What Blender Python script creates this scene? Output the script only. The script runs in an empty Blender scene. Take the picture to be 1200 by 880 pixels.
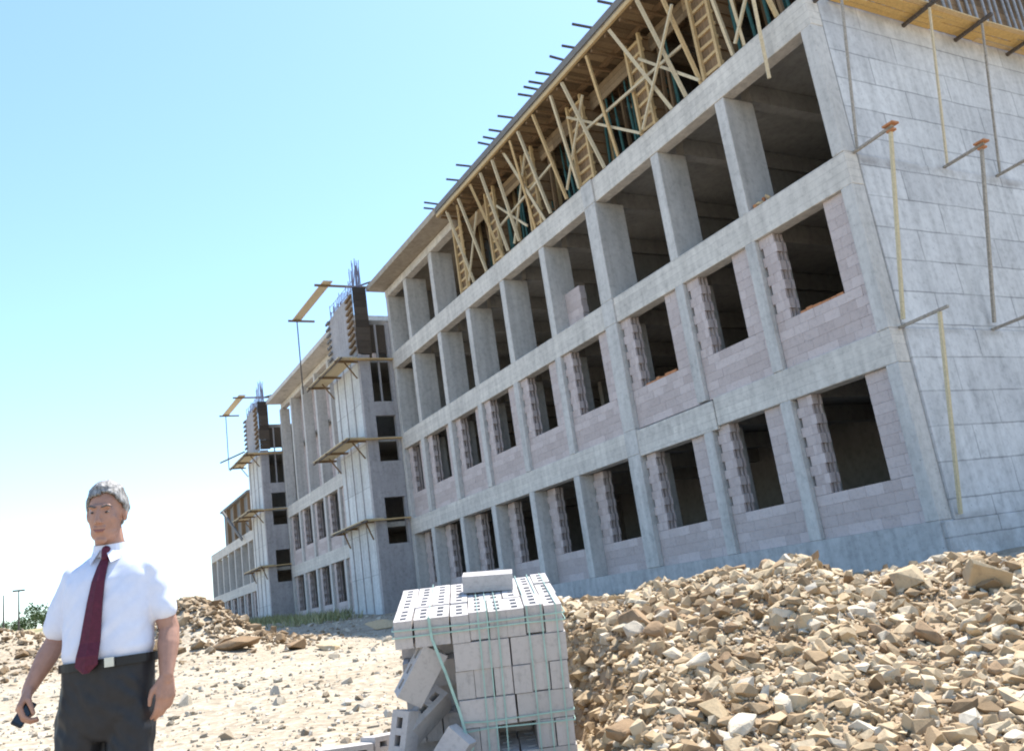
import bpy, bmesh, math, random
import numpy as np
from mathutils import Vector, Matrix, noise
R_ = math.radians
rnd = random.Random(7)
scene = bpy.context.scene
COL = scene.collection

# ------------------------------------------------------------------ helpers
ORG = {}
def tag(o, label=None, cat=None, group=None, kind=None):
    if label: o['label'] = label
    if cat: o['category'] = cat
    if group: o['group'] = group
    if kind: o['kind'] = kind
    return o
def empty(name, loc, label=None, cat=None, group=None):
    o = bpy.data.objects.new(name, None); COL.objects.link(o)
    o.location = loc; o.empty_display_size = .2
    ORG[o.name] = Vector(loc)
    return tag(o, label, cat, group)
def copy_tree(o, parent=None, off=None):
    c = o.copy(); COL.objects.link(c)
    if parent: c.parent = parent
    if off is not None: c.location = Vector(o.location) + Vector(off)
    for ch in list(o.children): copy_tree(ch, c)
    return c
class MB:
    def __init__(s): s.v = []; s.f = []
    def quads(s, pts, faces):
        n = len(s.v); s.v += [tuple(p) for p in pts]; s.f += [tuple(i + n for i in f) for f in faces]; return s
    BOXF = [(0,3,2,1),(4,5,6,7),(0,1,5,4),(1,2,6,5),(2,3,7,6),(3,0,4,7)]
    def box(s, x0, x1, y0, y1, z0, z1):
        return s.quads([(x0,y0,z0),(x1,y0,z0),(x1,y1,z0),(x0,y1,z0),(x0,y0,z1),(x1,y0,z1),(x1,y1,z1),(x0,y1,z1)], s.BOXF)
    def bar(s, p0, p1, w, h, up=(0,0,1), tw=0):
        p0 = Vector(p0); p1 = Vector(p1); d = (p1-p0).normalized(); u = Vector(up)
        if abs(d.dot(u)) > .97: u = Vector((0,1,0))
        a = d.cross(u).normalized(); b = a.cross(d).normalized()
        if tw: m = Matrix.Rotation(tw, 3, d); a = m@a; b = m@b
        P = []
        for p in (p0, p1):
            for i, j in ((-1,-1),(1,-1),(1,1),(-1,1)): P.append(p + a*(i*w/2) + b*(j*h/2))
        return s.quads(P, s.BOXF)
    def tube(s, p0, p1, r, n=8, r1=None):
        p0 = Vector(p0); p1 = Vector(p1); d = (p1-p0).normalized(); u = Vector((0,0,1))
        if abs(d.z) > .97: u = Vector((0,1,0))
        a = d.cross(u).normalized(); b = a.cross(d); r1 = r if r1 is None else r1
        P = []
        for p, q in ((p0, r), (p1, r1)):
            for k in range(n):
                t = 2*math.pi*k/n; P.append(p + (a*math.cos(t) + b*math.sin(t))*q)
        F = [(k, (k+1) % n, n+(k+1) % n, n+k) for k in range(n)] + [tuple(reversed(range(n))), tuple(range(n, 2*n))]
        return s.quads(P, F)
    def path(s, pts, r, n=6):
        for a, b in zip(pts[:-1], pts[1:]): s.tube(a, b, r, n)
        return s
    def build(s, name, mat, parent=None, smooth=False, bevel=0, world=True):
        me = bpy.data.meshes.new(name)
        o = bpy.data.objects.new(name, me); COL.objects.link(o)
        off = Vector((0,0,0))
        if parent is not None:
            o.parent = parent; ORG[o.name] = ORG[parent.name].copy()
            if world: off = ORG[parent.name]
        else:
            c = Vector((0,0,0))
            if world and s.v:
                xs = [p[0] for p in s.v]; ys = [p[1] for p in s.v]; zs = [p[2] for p in s.v]
                c = Vector(((min(xs)+max(xs))/2, (min(ys)+max(ys))/2, min(zs)))
                o.location = c
            off = c; ORG[o.name] = c
        me.from_pydata([(p[0]-off.x, p[1]-off.y, p[2]-off.z) for p in s.v], [], s.f)
        if mat: me.materials.append(mat)
        if smooth:
            for p in me.polygons: p.use_smooth = True
        if bevel:
            m = o.modifiers.new('bevel', 'BEVEL'); m.width = bevel; m.segments = 1; m.limit_method = 'ANGLE'
        return o

# ------------------------------------------------------------------ materials
def new_mat(name):
    m = bpy.data.materials.new(name); m.use_nodes = True
    nt = m.node_tree; b = nt.nodes['Principled BSDF']
    b.inputs['Roughness'].default_value = .85
    if 'Specular IOR Level' in b.inputs: b.inputs['Specular IOR Level'].default_value = .25
    return m, nt, b
def N(nt, t, **k):
    n = nt.nodes.new(t)
    for a, v in k.items():
        if a.startswith('i_'): n.inputs[a[2:].replace('_', ' ')].default_value = v
        else: setattr(n, a, v)
    return n
def ramp(nt, fac, stops, interp='LINEAR'):
    r = nt.nodes.new('ShaderNodeValToRGB'); r.color_ramp.interpolation = interp
    e = r.color_ramp.elements
    while len(e) < len(stops): e.new(.5)
    for i, (p, c) in enumerate(stops):
        e[i].position = p; e[i].color = (c[0], c[1], c[2], 1) if not isinstance(c, (int, float)) else (c, c, c, 1)
    nt.links.new(fac, r.inputs[0]); return r.outputs[0]
def mix(nt, fac, a, b, mode='MIX'):
    m = nt.nodes.new('ShaderNodeMix'); m.data_type = 'RGBA'; m.blend_type = mode
    L = nt.links
    for sock, v in ((m.inputs[0], fac), (m.inputs[6], a), (m.inputs[7], b)):
        if isinstance(v, (int, float)): sock.default_value = v
        elif isinstance(v, tuple): sock.default_value = (v[0], v[1], v[2], 1)
        else: L.new(v, sock)
    return m.outputs[2]
def pos(nt, scale=(1,1,1), rot=(0,0,0)):
    g = nt.nodes.new('ShaderNodeNewGeometry')
    mp = nt.nodes.new('ShaderNodeMapping'); mp.inputs['Scale'].default_value = scale; mp.inputs['Rotation'].default_value = rot
    nt.links.new(g.outputs['Position'], mp.inputs[0]); return mp.outputs[0]
def nz(nt, vec, scale, detail=5, rough=.6, dist=0):
    n = nt.nodes.new('ShaderNodeTexNoise'); n.inputs['Scale'].default_value = scale
    n.inputs['Detail'].default_value = detail; n.inputs['Roughness'].default_value = rough; n.inputs['Distortion'].default_value = dist
    if vec is not None: nt.links.new(vec, n.inputs['Vector'])
    return n.outputs[0]
def bump(nt, b, h, strength=.4, dist=.02):
    n = nt.nodes.new('ShaderNodeBump'); n.inputs['Strength'].default_value = strength; n.inputs['Distance'].default_value = dist
    nt.links.new(h, n.inputs['Height']); nt.links.new(n.outputs[0], b.inputs['Normal'])
def concrete(name, c, boards=None, stain=.35, dark=.6, tint=None, band=False):
    """cast concrete: cloudy tone, vertical run-off streaks, pits; optional form-board joints"""
    m, nt, b = new_mat(name); L = nt.links
    p = pos(nt)
    n1 = nz(nt, p, .9, 6, .62)
    n2 = nz(nt, p, 7, 6, .7)
    st = nz(nt, pos(nt, (3.2, 3.2, .25)), 1.3, 4, .6)
    lo = tuple(x*.66 for x in c); hi = tuple(min(1, x*1.18) for x in c)
    col = ramp(nt, n1, [(.3, lo), (.7, hi)])
    col = mix(nt, stain, col, ramp(nt, st, [(.35, tuple(x*dark for x in c)), (.6, hi)]))
    col = mix(nt, .35, col, ramp(nt, n2, [(.32, tuple(x*.45 for x in c)), (.5, c), (.72, tuple(min(1, x*1.25) for x in c))]))
    pit = N(nt, 'ShaderNodeTexVoronoi', i_Scale=5.5); L.new(p, pit.inputs['Vector'])
    col = mix(nt, ramp(nt, pit.outputs['Distance'], [(.04, .7), (.10, 0)]), col, tuple(x*.45 for x in c))
    if tint: col = mix(nt, ramp(nt, nz(nt, p, .35, 3), [(.5, 0), (.7, .6)]), col, tint)
    h = n2
    if boards:
        ax, bw, bh, mo_ = (boards + (.55,))[:4]
        sx = N(nt, 'ShaderNodeSeparateXYZ'); L.new(p, sx.inputs[0])
        cb = N(nt, 'ShaderNodeCombineXYZ'); L.new(sx.outputs[ax], cb.inputs[0]); L.new(sx.outputs['Z'], cb.inputs[1])
        wob = N(nt, 'ShaderNodeVectorMath', operation='ADD')
        nv = N(nt, 'ShaderNodeTexNoise', i_Scale=1.7, i_Detail=3.0); L.new(p, nv.inputs[0])
        sc = N(nt, 'ShaderNodeVectorMath', operation='SCALE'); sc.inputs['Scale'].default_value = .045
        L.new(nv.outputs['Color'], sc.inputs[0]); L.new(cb.outputs[0], wob.inputs[0]); L.new(sc.outputs[0], wob.inputs[1])
        br = N(nt, 'ShaderNodeTexBrick'); L.new(wob.outputs[0], br.inputs['Vector'])
        br.inputs['Scale'].default_value = 1; br.inputs['Brick Width'].default_value = bw; br.inputs['Row Height'].default_value = bh
        br.inputs['Mortar Size'].default_value = .02 if bh > .3 else .008; br.inputs['Mortar Smooth'].default_value = .6
        br.inputs['Color1'].default_value = (.86, .86, .87, 1); br.inputs['Color2'].default_value = (1, 1, 1, 1); br.inputs['Mortar'].default_value = (mo_, mo_, mo_*1.01, 1)
        br.offset = .37
        if band:   # grimy casting joints at the two floor levels
            w3 = N(nt, 'ShaderNodeMath', operation='MULTIPLY_ADD'); L.new(nz(nt, p, 2.2, 4), w3.inputs[0]); w3.inputs[1].default_value = .2; L.new(sx.outputs['Z'], w3.inputs[2])
            mr = N(nt, 'ShaderNodeMapRange', i_From_Min=0.0, i_From_Max=11.0); L.new(w3.outputs[0], mr.inputs['Value'])
            q = lambda z: (z+.10)/11
            bd = ramp(nt, mr.outputs[0], [(0, .55), (q(.1), .3), (q(.3), .6), (q(.42), 0), (q(3.55), 0), (q(3.70), .6), (q(3.86), 0), (q(7.0), 0), (q(7.12), .75), (q(7.34), .0), (q(10.0), 0), (q(10.5), .5)])
            bm_ = N(nt, 'ShaderNodeMath', operation='MULTIPLY'); L.new(bd, bm_.inputs[0]); L.new(ramp(nt, nz(nt, p, 1.1, 5, .7), [(.38, 0), (.6, 1)]), bm_.inputs[1])
            col = mix(nt, bm_.outputs[0], col, (.28, .26, .24))
        fade = ramp(nt, nz(nt, p, .8, 3), [(.33, .45), (.55, 1)])
        col = mix(nt, fade, col, mix(nt, 1.0, col, br.outputs['Color'], 'MULTIPLY'))
    L.new(col, b.inputs['Base Color'])
    bump(nt, b, h, .35, .015)
    return m
def island(name, stops, rough=.9, nscale=9, nmix=.45, bstr=.5, obj=False, bdist=.02):
    m, nt, b = new_mat(name); L = nt.links
    if obj: r = N(nt, 'ShaderNodeObjectInfo').outputs['Random']
    else: r = N(nt, 'ShaderNodeNewGeometry').outputs['Random Per Island']
    col = ramp(nt, r, stops)
    p = pos(nt); n = nz(nt, p, nscale, 6, .7)
    col = mix(nt, nmix, col, ramp(nt, n, [(.3, .35), (.5, .95), (.75, 1.0)]), 'MULTIPLY')
    L.new(col, b.inputs['Base Color']); b.inputs['Roughness'].default_value = rough
    bump(nt, b, n, bstr, bdist); return m
def wood(name, a, c, island_=True):
    m, nt, b = new_mat(name); L = nt.links
    r = N(nt, 'ShaderNodeNewGeometry').outputs['Random Per Island']
    p = pos(nt); n = nz(nt, p, 3.5, 6, .65, 1.5)
    f = N(nt, 'ShaderNodeMath', operation='MULTIPLY_ADD'); L.new(r, f.inputs[0]); f.inputs[1].default_value = .6
    hm = N(nt, 'ShaderNodeMath', operation='MULTIPLY'); L.new(n, hm.inputs[0]); hm.inputs[1].default_value = .4; L.new(hm.outputs[0], f.inputs[2])
    col = ramp(nt, f.outputs[0], [(.1, a), (.8, c)])
    col = mix(nt, .35, col, ramp(nt, nz(nt, p, 22, 4), [(.35, .45), (.6, 1.0)]), 'MULTIPLY')
    L.new(col, b.inputs['Base Color']); bump(nt, b, n, .3, .01); return m
def plain(name, c, rough=.7, var=.25, scale=12, metal=0, spec=.3, bstr=.15):
    m, nt, b = new_mat(name); L = nt.links
    p = pos(nt); n = nz(nt, p, scale, 4)
    col = ramp(nt, n, [(.3, tuple(x*(1-var) for x in c)), (.7, tuple(min(1, x*(1+var)) for x in c))])
    L.new(col, b.inputs['Base Color']); b.inputs['Roughness'].default_value = rough; b.inputs['Metallic'].default_value = metal
    b.inputs['Specular IOR Level'].default_value = spec
    if bstr: bump(nt, b, n, bstr, .004)
    return m
M = {}
M['beam'] = concrete('beam_concrete', (.62, .58, .525), boards=('X', 2.7, .165, .72), stain=.45)
M['column'] = concrete('column_concrete', (.52, .50, .475), stain=.5)
M['endwall'] = concrete('end_wall_concrete', (.58, .575, .57), boards=('Y', 2.4, .64, .52), stain=.5, band=True)
M['plinth'] = concrete('plinth_concrete', (.44, .435, .43), stain=.6)
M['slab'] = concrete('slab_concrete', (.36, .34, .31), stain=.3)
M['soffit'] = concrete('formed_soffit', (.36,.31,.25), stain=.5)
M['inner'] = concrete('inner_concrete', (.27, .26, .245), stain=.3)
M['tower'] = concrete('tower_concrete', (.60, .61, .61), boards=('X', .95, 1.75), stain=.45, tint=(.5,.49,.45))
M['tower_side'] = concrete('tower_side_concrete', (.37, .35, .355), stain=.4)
M['bblock'] = island('pinkish_block', [(0, (.46,.385,.365)), (.5, (.51,.435,.415)), (1, (.57,.49,.47))], nscale=14, nmix=.3)
M['bblock_far'] = M['bblock']
M['mortar'] = plain('mortar', (.45,.38,.375), .95, .25, 6)
M['pblock'] = island('pallet_block', [(0, (.43,.405,.39)), (.5, (.47,.44,.425)), (1, (.51,.475,.46))], nscale=26, nmix=.35, obj=True, bdist=.006)
M['timber'] = wood('raw_timber', (.40,.265,.125), (.64,.475,.26))
M['timber_cream'] = wood('cream_timber', (.46,.385,.24), (.60,.52,.35))
M['timber_dark'] = wood('weathered_timber', (.10,.065,.038), (.26,.17,.095))
M['timber_pale'] = wood('pale_timber', (.47,.385,.25), (.67,.57,.40))
M['plank_yellow'] = wood('yellow_plank', (.34,.20,.065), (.72,.50,.20))
M['form_grey'] = wood('grey_form_board', (.11,.107,.103), (.25,.24,.23))
M['form_black'] = wood('dark_form_board', (.045,.035,.028), (.11,.085,.065))
M['steel_pole'] = plain('weathered_steel_pole', (.30,.265,.22), .6, .3, 20)
M['form_deck'] = wood('deck_board', (.11,.075,.045), (.36,.255,.15))
M['steel_green'] = plain('green_steel_prop', (.035,.10,.09), .5, .35, 20)
M['steel_dark'] = plain('dark_rusty_steel', (.09,.075,.065), .7, .4, 20)
M['rebar'] = plain('rebar_steel', (.20,.19,.25), .6, .3, 30)
M['orange'] = island('orange_brick', [(0, (.38,.15,.07)), (1, (.52,.25,.12))], nscale=18)
STONE = [(0, (.17,.112,.06)), (.2, (.32,.225,.13)), (.5, (.45,.34,.21)), (.8, (.54,.43,.285)), (.95, (.50,.44,.35)), (1, (.60,.52,.40))]
M['stone_mix'] = island('heap_stone', STONE, nscale=17, nmix=.45, bdist=.012)
M['stone_earth'] = island('earthy_stone', [(0, (.17,.115,.065)), (.5, (.32,.235,.15)), (1, (.46,.37,.26))], nscale=10, nmix=.5)
M['stone_brown'] = island('brown_stone', [(0, (.20,.13,.072)), (1, (.32,.215,.125))], nscale=15, nmix=.5, obj=True)
M['stone_tan'] = island('tan_stone', [(0, (.40,.30,.18)), (1, (.52,.405,.26))], nscale=15, nmix=.45, obj=True)
M['stone_pale'] = island('pale_stone', [(0, (.48,.40,.285)), (1, (.58,.50,.385))], nscale=15, nmix=.4, obj=True)
M['gravel'] = island('gravel', [(0, (.25,.195,.135)), (.4, (.40,.345,.265)), (1, (.55,.495,.41))], nscale=20, nmix=.35)
M['skin'] = plain('skin', (.36,.20,.145), .55, .12, 30, spec=.35, bstr=.05)
M['phone'] = plain('phone_plastic', (.02,.02,.022), .3, .1)
M['strap'] = plain('green_strap', (.30,.46,.41), .45, .15)

def ground_mat():
    m, nt, b = new_mat('gravelly_ground'); L = nt.links
    p = pos(nt)
    a = ramp(nt, nz(nt, p, .25, 6, .6), [(.35, (.29,.235,.165)), (.55, (.38,.32,.24)), (.7, (.45,.39,.305))])
    v = N(nt, 'ShaderNodeTexVoronoi', i_Scale=14.0); L.new(p, v.inputs['Vector'])
    col = mix(nt, .5, a, ramp(nt, v.outputs['Color'], [(.1, (.23,.18,.12)), (.5, (.38,.32,.24)), (.9, (.50,.445,.36))]))
    col = mix(nt, .5, col, ramp(nt, nz(nt, p, 4, 6, .7), [(.35, .5), (.55, 1.0)]), 'MULTIPLY')
    # far away: dry grass and scrub on the slopes
    sx = N(nt, 'ShaderNodeSeparateXYZ'); L.new(p, sx.inputs[0])
    far = N(nt, 'ShaderNodeMapRange', i_From_Min=-62.0, i_From_Max=-110.0); L.new(sx.outputs['X'], far.inputs['Value'])
    g = ramp(nt, nz(nt, p, .07, 6, .7), [(.35, (.10,.12,.055)), (.5, (.26,.22,.11)), (.65, (.38,.32,.2))])
    col = mix(nt, far.outputs[0], col, g)
    L.new(col, b.inputs['Base Color']); b.inputs['Roughness'].default_value = .95
    bump(nt, b, v.outputs['Distance'], .6, .03); return m
M['ground'] = ground_mat()
def dirt_mat():
    m, nt, b = new_mat('heap_dirt'); L = nt.links
    p = pos(nt)
    col = ramp(nt, nz(nt, p, 5, 8, .7), [(.3, (.20,.135,.08)), (.5, (.33,.24,.15)), (.7, (.45,.345,.23))])
    L.new(col, b.inputs['Base Color']); bump(nt, b, nz(nt, p, 30, 6, .7), .7, .02); return m
M['dirt'] = dirt_mat()
M['leaf'] = island('foliage', [(0, (.035,.06,.025)), (.5, (.06,.10,.035)), (1, (.10,.13,.05))], nscale=3, nmix=.2, bstr=0)
M['grass'] = island('dry_grass', [(0, (.17,.19,.08)), (.5, (.28,.28,.14)), (1, (.42,.38,.22))], nscale=3, nmix=.2, bstr=0)

# ------------------------------------------------------------------ camera
CAM = Vector((9.967, -13.545, -.005))
yaw, pit, rol = R_(-60.298), R_(14.161), R_(-8.332)
fw = Vector((math.sin(yaw)*math.cos(pit), math.cos(yaw)*math.cos(pit), math.sin(pit)))
r0 = Vector((math.cos(yaw), -math.sin(yaw), 0)); u0 = r0.cross(fw)
rt = r0*math.cos(rol) + u0*math.sin(rol); up = -r0*math.sin(rol) + u0*math.cos(rol)
cd = bpy.data.cameras.new('camera'); cam = bpy.data.objects.new('camera', cd); COL.objects.link(cam)
cam.matrix_world = Matrix(((rt.x, up.x, -fw.x, CAM.x), (rt.y, up.y, -fw.y, CAM.y), (rt.z, up.z, -fw.z, CAM.z), (0,0,0,1)))
cd.sensor_width = 36; cd.lens = 1033.5/1200*36; cd.clip_end = 6000; cd.clip_start = .05
scene.camera = cam

# ------------------------------------------------------------------ light
EL = 63; SX, SY = -.42, .91
sd = Vector((SX, SY, 0)).normalized()*math.cos(R_(EL)) + Vector((0, 0, math.sin(R_(EL))))
sl = bpy.data.lights.new('sun', 'SUN'); sl.energy = 4.5; sl.angle = R_(.53); sl.color = (1, .95, .87)
so = bpy.data.objects.new('sun', sl); COL.objects.link(so); so.rotation_euler = sd.to_track_quat('Z', 'Y').to_euler()
so.location = (0, 0, 60)
w = bpy.data.worlds.new('World'); scene.world = w; w.use_nodes = True
wn = w.node_tree; bg = wn.nodes['Background']
sky = wn.nodes.new('ShaderNodeTexSky'); sky.sky_type = 'NISHITA'; sky.sun_disc = False
sky.sun_elevation = R_(EL); sky.sun_rotation = math.atan2(SX, SY)
sky.air_density = 1.1; sky.dust_density = .45; sky.ozone_density = .6; sky.altitude = 300
tint = mix(wn, 1.0, sky.outputs[0], (.80, .905, .97), 'MULTIPLY'); wn.links.new(tint, bg.inputs[0]); bg.inputs[1].default_value = .14
vs = scene.view_settings; vs.view_transform = 'Standard'; vs.look = 'None'; vs.gamma = 1; vs.exposure = 1.25; vs.use_curve_mapping = False
scene.cycles.filter_width = 2.0

# ------------------------------------------------------------------ terrain
def fbm(x, y, s, o=4):
    return noise.fractal(Vector((x*s, y*s, 3.1)), 1.0, 2.1, o)
RK = [0, 5, 7, 12, 20, 36, 60, 100, 150, 220, 400, 1500]
ZK = [-1.12, -1.06, -.95, -.66, -.30, .22, 1.05, 3.3, 6.0, 6.6, 8.5, 14]
def sstep(a, b, x):
    t = min(1, max(0, (x-a)/(b-a))); return t*t*(3-2*t)
def bearing_px(x, y):
    """horizontal bearing from the photographer's place, as tan of the angle off his line of sight"""
    dx, dy = x-CAM.x, y-CAM.y
    a = math.atan2(dx, dy) - yaw
    a = (a+math.pi) % (2*math.pi) - math.pi
    return a
def heap_h(x, y):
    """the long rubble heap between the photographer and the building"""
    r = math.hypot(x-CAM.x, y-CAM.y); a = math.degrees(bearing_px(x, y))
    if abs(a) > 95: return 0
    foot = 3.9
    prof = sstep(foot, 7.6, r) * (1 - sstep(8.6, 12.5, r))
    e0 = .5 - 7.5*sstep(6.3, 8.0, r); lat = sstep(e0, e0+5.5, a) * (1 - sstep(55, 90, a))
    return prof*lat
def left_heap(x, y):
    d = math.hypot((x+12.6)/1.9, (y+10.2)/1.35); h = 1.3*math.exp(-d*d*1.1)
    d2 = math.hypot((x+21)/3.5, (y+14.9)/2.6); h += 1.3*math.exp(-d2*d2)
    d3 = math.hypot((x+16)/2.2, (y+12.2)/1.2); h += .45*math.exp(-d3*d3)
    return h
def ground_z(x, y):
    r = math.hypot(x-CAM.x, y-CAM.y)
    z = float(np.interp(r, RK, ZK))
    z += fbm(x, y, .35)*.07*min(1, r/8) + fbm(x, y, 1.4)*.025 + fbm(x, y, .012, 3)*min(2, max(0, (r-80)*.008))
    if 0 < r < 40: z += left_heap(x, y)
    if -46 < x < 3 and -.2 < y < 15: z = min(z, -.35 if x > -24 else z)
    return z
CREST = lambda a: .755 + .025*math.sin(a*1.3) + .05*math.exp(-((a-14.5)/3)**2) - .17*sstep(15.5, 20.5, a) - .07*sstep(20, 30, a)
def heap_z(x, y):
    a = math.degrees(bearing_px(x, y)); h = heap_h(x, y)
    return h*(CREST(a) + fbm(x, y, .9)*.10 + fbm(x, y, 2.7)*.05)
def surf_z(x, y): return ground_z(x, y) + heap_z(x, y)
def polar_sheet(name, rings, a0, a1, na, zf, mat):
    V = []; F = []
    for r in rings:
        for k in range(na+1):
            a = yaw + R_(a0 + (a1-a0)*k/na); x = CAM.x + r*math.sin(a); y = CAM.y + r*math.cos(a)
            V.append((x, y, zf(x, y)))
    for i in range(len(rings)-1):
        for k in range(na):
            q = i*(na+1)+k; F.append((q, q+1, q+na+2, q+na+1))
    me = bpy.data.meshes.new(name); me.from_pydata(V, [], F); me.materials.append(mat)
    for p in me.polygons: p.use_smooth = True
    o = bpy.data.objects.new(name, me); COL.objects.link(o); return o
rings = [.05] + list(np.geomspace(.6, 60, 150)) + list(np.geomspace(64, 1500, 40))
g = polar_sheet('ground', rings, -180, 180, 300, ground_z, M['ground']); tag(g, kind='structure')
g['label'] = 'pale stony ground of the building site'

# ------------------------------------------------------------------ stones
def stone_proto(seed, flat=1.0, n=13, bev=True):
    rr = random.Random(seed); bm = bmesh.new()
    for i in range(n):
        v = Vector((rr.gauss(0,1), rr.gauss(0,1), rr.gauss(0,1))).normalized()*rr.uniform(.75, 1.1)
        bm.verts.new((v.x*rr.uniform(.8,1.1), v.y*.85, v.z*flat*.72))
    res = bmesh.ops.convex_hull(bm, input=bm.verts)
    bmesh.ops.delete(bm, geom=[e for e in res['geom_interior'] if isinstance(e, bmesh.types.BMVert)], context='VERTS')
    if bev: bmesh.ops.bevel(bm, geom=list(bm.edges), offset=.06, segments=1, affect='EDGES', clamp_overlap=True)
    me = bpy.data.meshes.new('rock'); bm.to_mesh(me); bm.free(); return me
PROTO = [stone_proto(i, [1, .8, .6, 1.1][i % 4], 11+i % 6) for i in range(14)]
PNP = []
for i in range(14):
    me = stone_proto(i+50, [1, .8, .6, 1.1][i % 4], 11+i % 6, False)
    PNP.append((np.array([v.co[:] for v in me.vertices]), [tuple(p.vertices) for p in me.polygons]))
def scatter(name, pts, mat):
    V = []; F = []; n = 0
    for (x, y, z, s) in pts:
        v, f = PNP[rnd.randrange(len(PNP))]
        q = Matrix.Rotation(rnd.uniform(0, 6.28), 3, 'Z') @ Matrix.Rotation(rnd.gauss(0, .6), 3, 'X') @ Matrix.Rotation(rnd.gauss(0, .6), 3, 'Y')
        w = v @ np.array(q).T * (s*np.array([rnd.uniform(.75,1.3), rnd.uniform(.75,1.2), rnd.uniform(.7,1.1)])) + np.array([x, y, z])
        V.append(w); F += [tuple(i+n for i in k) for k in f]; n += len(v)
    me = bpy.data.meshes.new(name); me.from_pydata(np.concatenate(V).tolist(), [], F); me.materials.append(mat)
    o = bpy.data.objects.new(name, me); COL.objects.link(o); return o
def polar_pt(r, a):
    t = yaw + R_(a); return CAM.x + r*math.sin(t), CAM.y + r*math.cos(t)

# heap body (dirt) and its countless small stones
hp = polar_sheet('rubble_heap', list(np.linspace(3.8, 12.6, 110)), -9, 70, 240, lambda x, y: surf_z(x, y) - (.05 if heap_h(x, y) < .03 else 0) + .004, M['dirt'])
tag(hp, 'long heap of brown earth and broken stone in front of the grey building', 'rubble heap', kind='stuff')
pts = []
while len(pts) < 34000:
    a = rnd.uniform(-8, 42); r = 3.9 + 5.3*rnd.random()**1.15
    x, y = polar_pt(r, a); h = heap_h(x, y)
    if h < .06 or rnd.random() > .6+h: continue
    s = min(.09, .0096*math.exp(abs(rnd.gauss(0, .92))))
    pts.append((x, y, surf_z(x, y) + s*.25, s))
o = scatter('rubble', pts, M['stone_mix']); tag(o, 'small broken stones covering the rubble heap', 'rubble', kind='stuff')
# 290 single rocks on the heap
pz = {'pale': M['stone_pale'], 'tan': M['stone_tan'], 'brown': M['stone_brown']}
PM = {}
for c, m in pz.items():
    PM[c] = []
    for me in PROTO:
        k = me.copy(); k.materials.append(m); PM[c].append(k)
def rock(name, x, y, z, s, c, label, group=None, idx=None, rot=None, sc=(1,1,1)):
    o = bpy.data.objects.new(name, PM[c][rnd.randrange(14) if idx is None else idx]); COL.objects.link(o)
    o.location = (x, y, z); o.scale = (s*sc[0], s*sc[1], s*sc[2])
    o.rotation_euler = rot or (rnd.gauss(0, .5), rnd.gauss(0, .5), rnd.uniform(0, 6.28))
    return tag(o, label, 'rock', group)
cnt = 0
while cnt < 285:
    a = rnd.uniform(2.5, 33); r = 4.2 + 4.4*rnd.random()**1.1
    x, y = polar_pt(r, a); h = heap_h(x, y)
    if h < .12: continue
    s = min(.17, .038*math.exp(abs(rnd.gauss(0, .58))))*(.72 + .05*r)
    c = rnd.choices(['pale', 'tan', 'brown'], [.18, .50, .32])[0]
    zone = 'along the crest of the rubble heap' if h > .88 else ('on the left end of the rubble heap near the block stack' if a < 10 else ('on the middle of the rubble heap slope' if a < 21 else 'on the right end of the rubble heap slope'))
    sz = 'fist-sized' if s < .055 else 'large'
    rock('rock', x, y, surf_z(x, y) + s*.22, s, c, '%s %s rock %s' % (sz, {'pale': 'cream', 'tan': 'tan', 'brown': 'brown'}[c], zone), 'loose rocks on the rubble heap')
    cnt += 1
def rk(px, py, r):   # a place on the heap at distance r in the direction of a landmark rock
    pass
def heap_rock(a, r, s, c, label, idx, rot, sc, dz=.2):
    x, y = polar_pt(r, a); rock('boulder', x, y, surf_z(x, y) + s*dz, s, c, label, None, idx, rot, sc)
heap_rock(25.6, 7.2, .20, 'tan', 'big flat-faced tan boulder standing on edge at the crest of the heap', 3, (.5, .5, .3), (1.15, .8, 1.35), .45)
heap_rock(16.4, 6.9, .11, 'pale', 'pale whitish slab of stone in the upper middle of the heap', 2, (.1, .15, .9), (1.4, 1.0, .7), .35)
heap_rock(8.6, 5.9, .105, 'pale', 'cream rock with a deep shadow beneath it, left part of the heap', 5, (.2, -.3, .4), (1.2, 1, .9), .5)
heap_rock(29.2, 5.7, .17, 'tan', 'long yellowish boulder low on the right edge of the heap', 6, (.1, .3, 1.2), (1.4, .9, .75), .4)
heap_rock(20.5, 6.6, .10, 'pale', 'small whitish boulder right of the middle of the heap', 8, (.2, .1, .2), (1.2, 1, .8), .35)
heap_rock(13.4, 7.8, .13, 'tan', 'bulky tan boulder in the top hump of the heap', 9, (.3, .1, .2), (1.2, 1, .9), .2)
heap_rock(5.0, 6.7, .12, 'pale', 'pale grey lump of concrete beside the block stack', 10, (.3, .1, .9), (1.5, .8, .6), .4)

# gravel on the open ground
pts = []
while len(pts) < 9000:
    a = rnd.uniform(-36, 14); r = 3.2*math.exp(rnd.random()*2.45)
    x, y = polar_pt(r, a)
    if heap_h(x, y) > .1 or (-60 < x < 0 and y > -1.7): continue
    s = min(.14, .009*math.exp(abs(rnd.gauss(0, .8)))*(.75 + r*.045))
    pts.append((x, y, surf_z(x, y) + s*.15, s))
o = scatter('gravel', pts, M['gravel']); tag(o, 'loose pale stones strewn over the open ground', 'gravel', kind='stuff')
pts = []
for _ in range(2600):
    k = rnd.random()
    cx, cy, sx, sy = (-12.5, -10.0, 1.5, 1.15) if k < .5 else ((-21, -14.9, 2.6, 1.9) if k < .75 else (-16, -12.2, 2.0, 1.2))
    x, y = rnd.gauss(cx, sx), rnd.gauss(cy, sy)
    s = min(.22, .045*math.exp(abs(rnd.gauss(0, .6)))); pts.append((x, y, ground_z(x, y) + s*.2, s))
o = scatter('rubble', pts, M['stone_earth']); tag(o, 'distant heaps of broken stone left of the block stack', 'rubble', kind='stuff')
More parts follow.
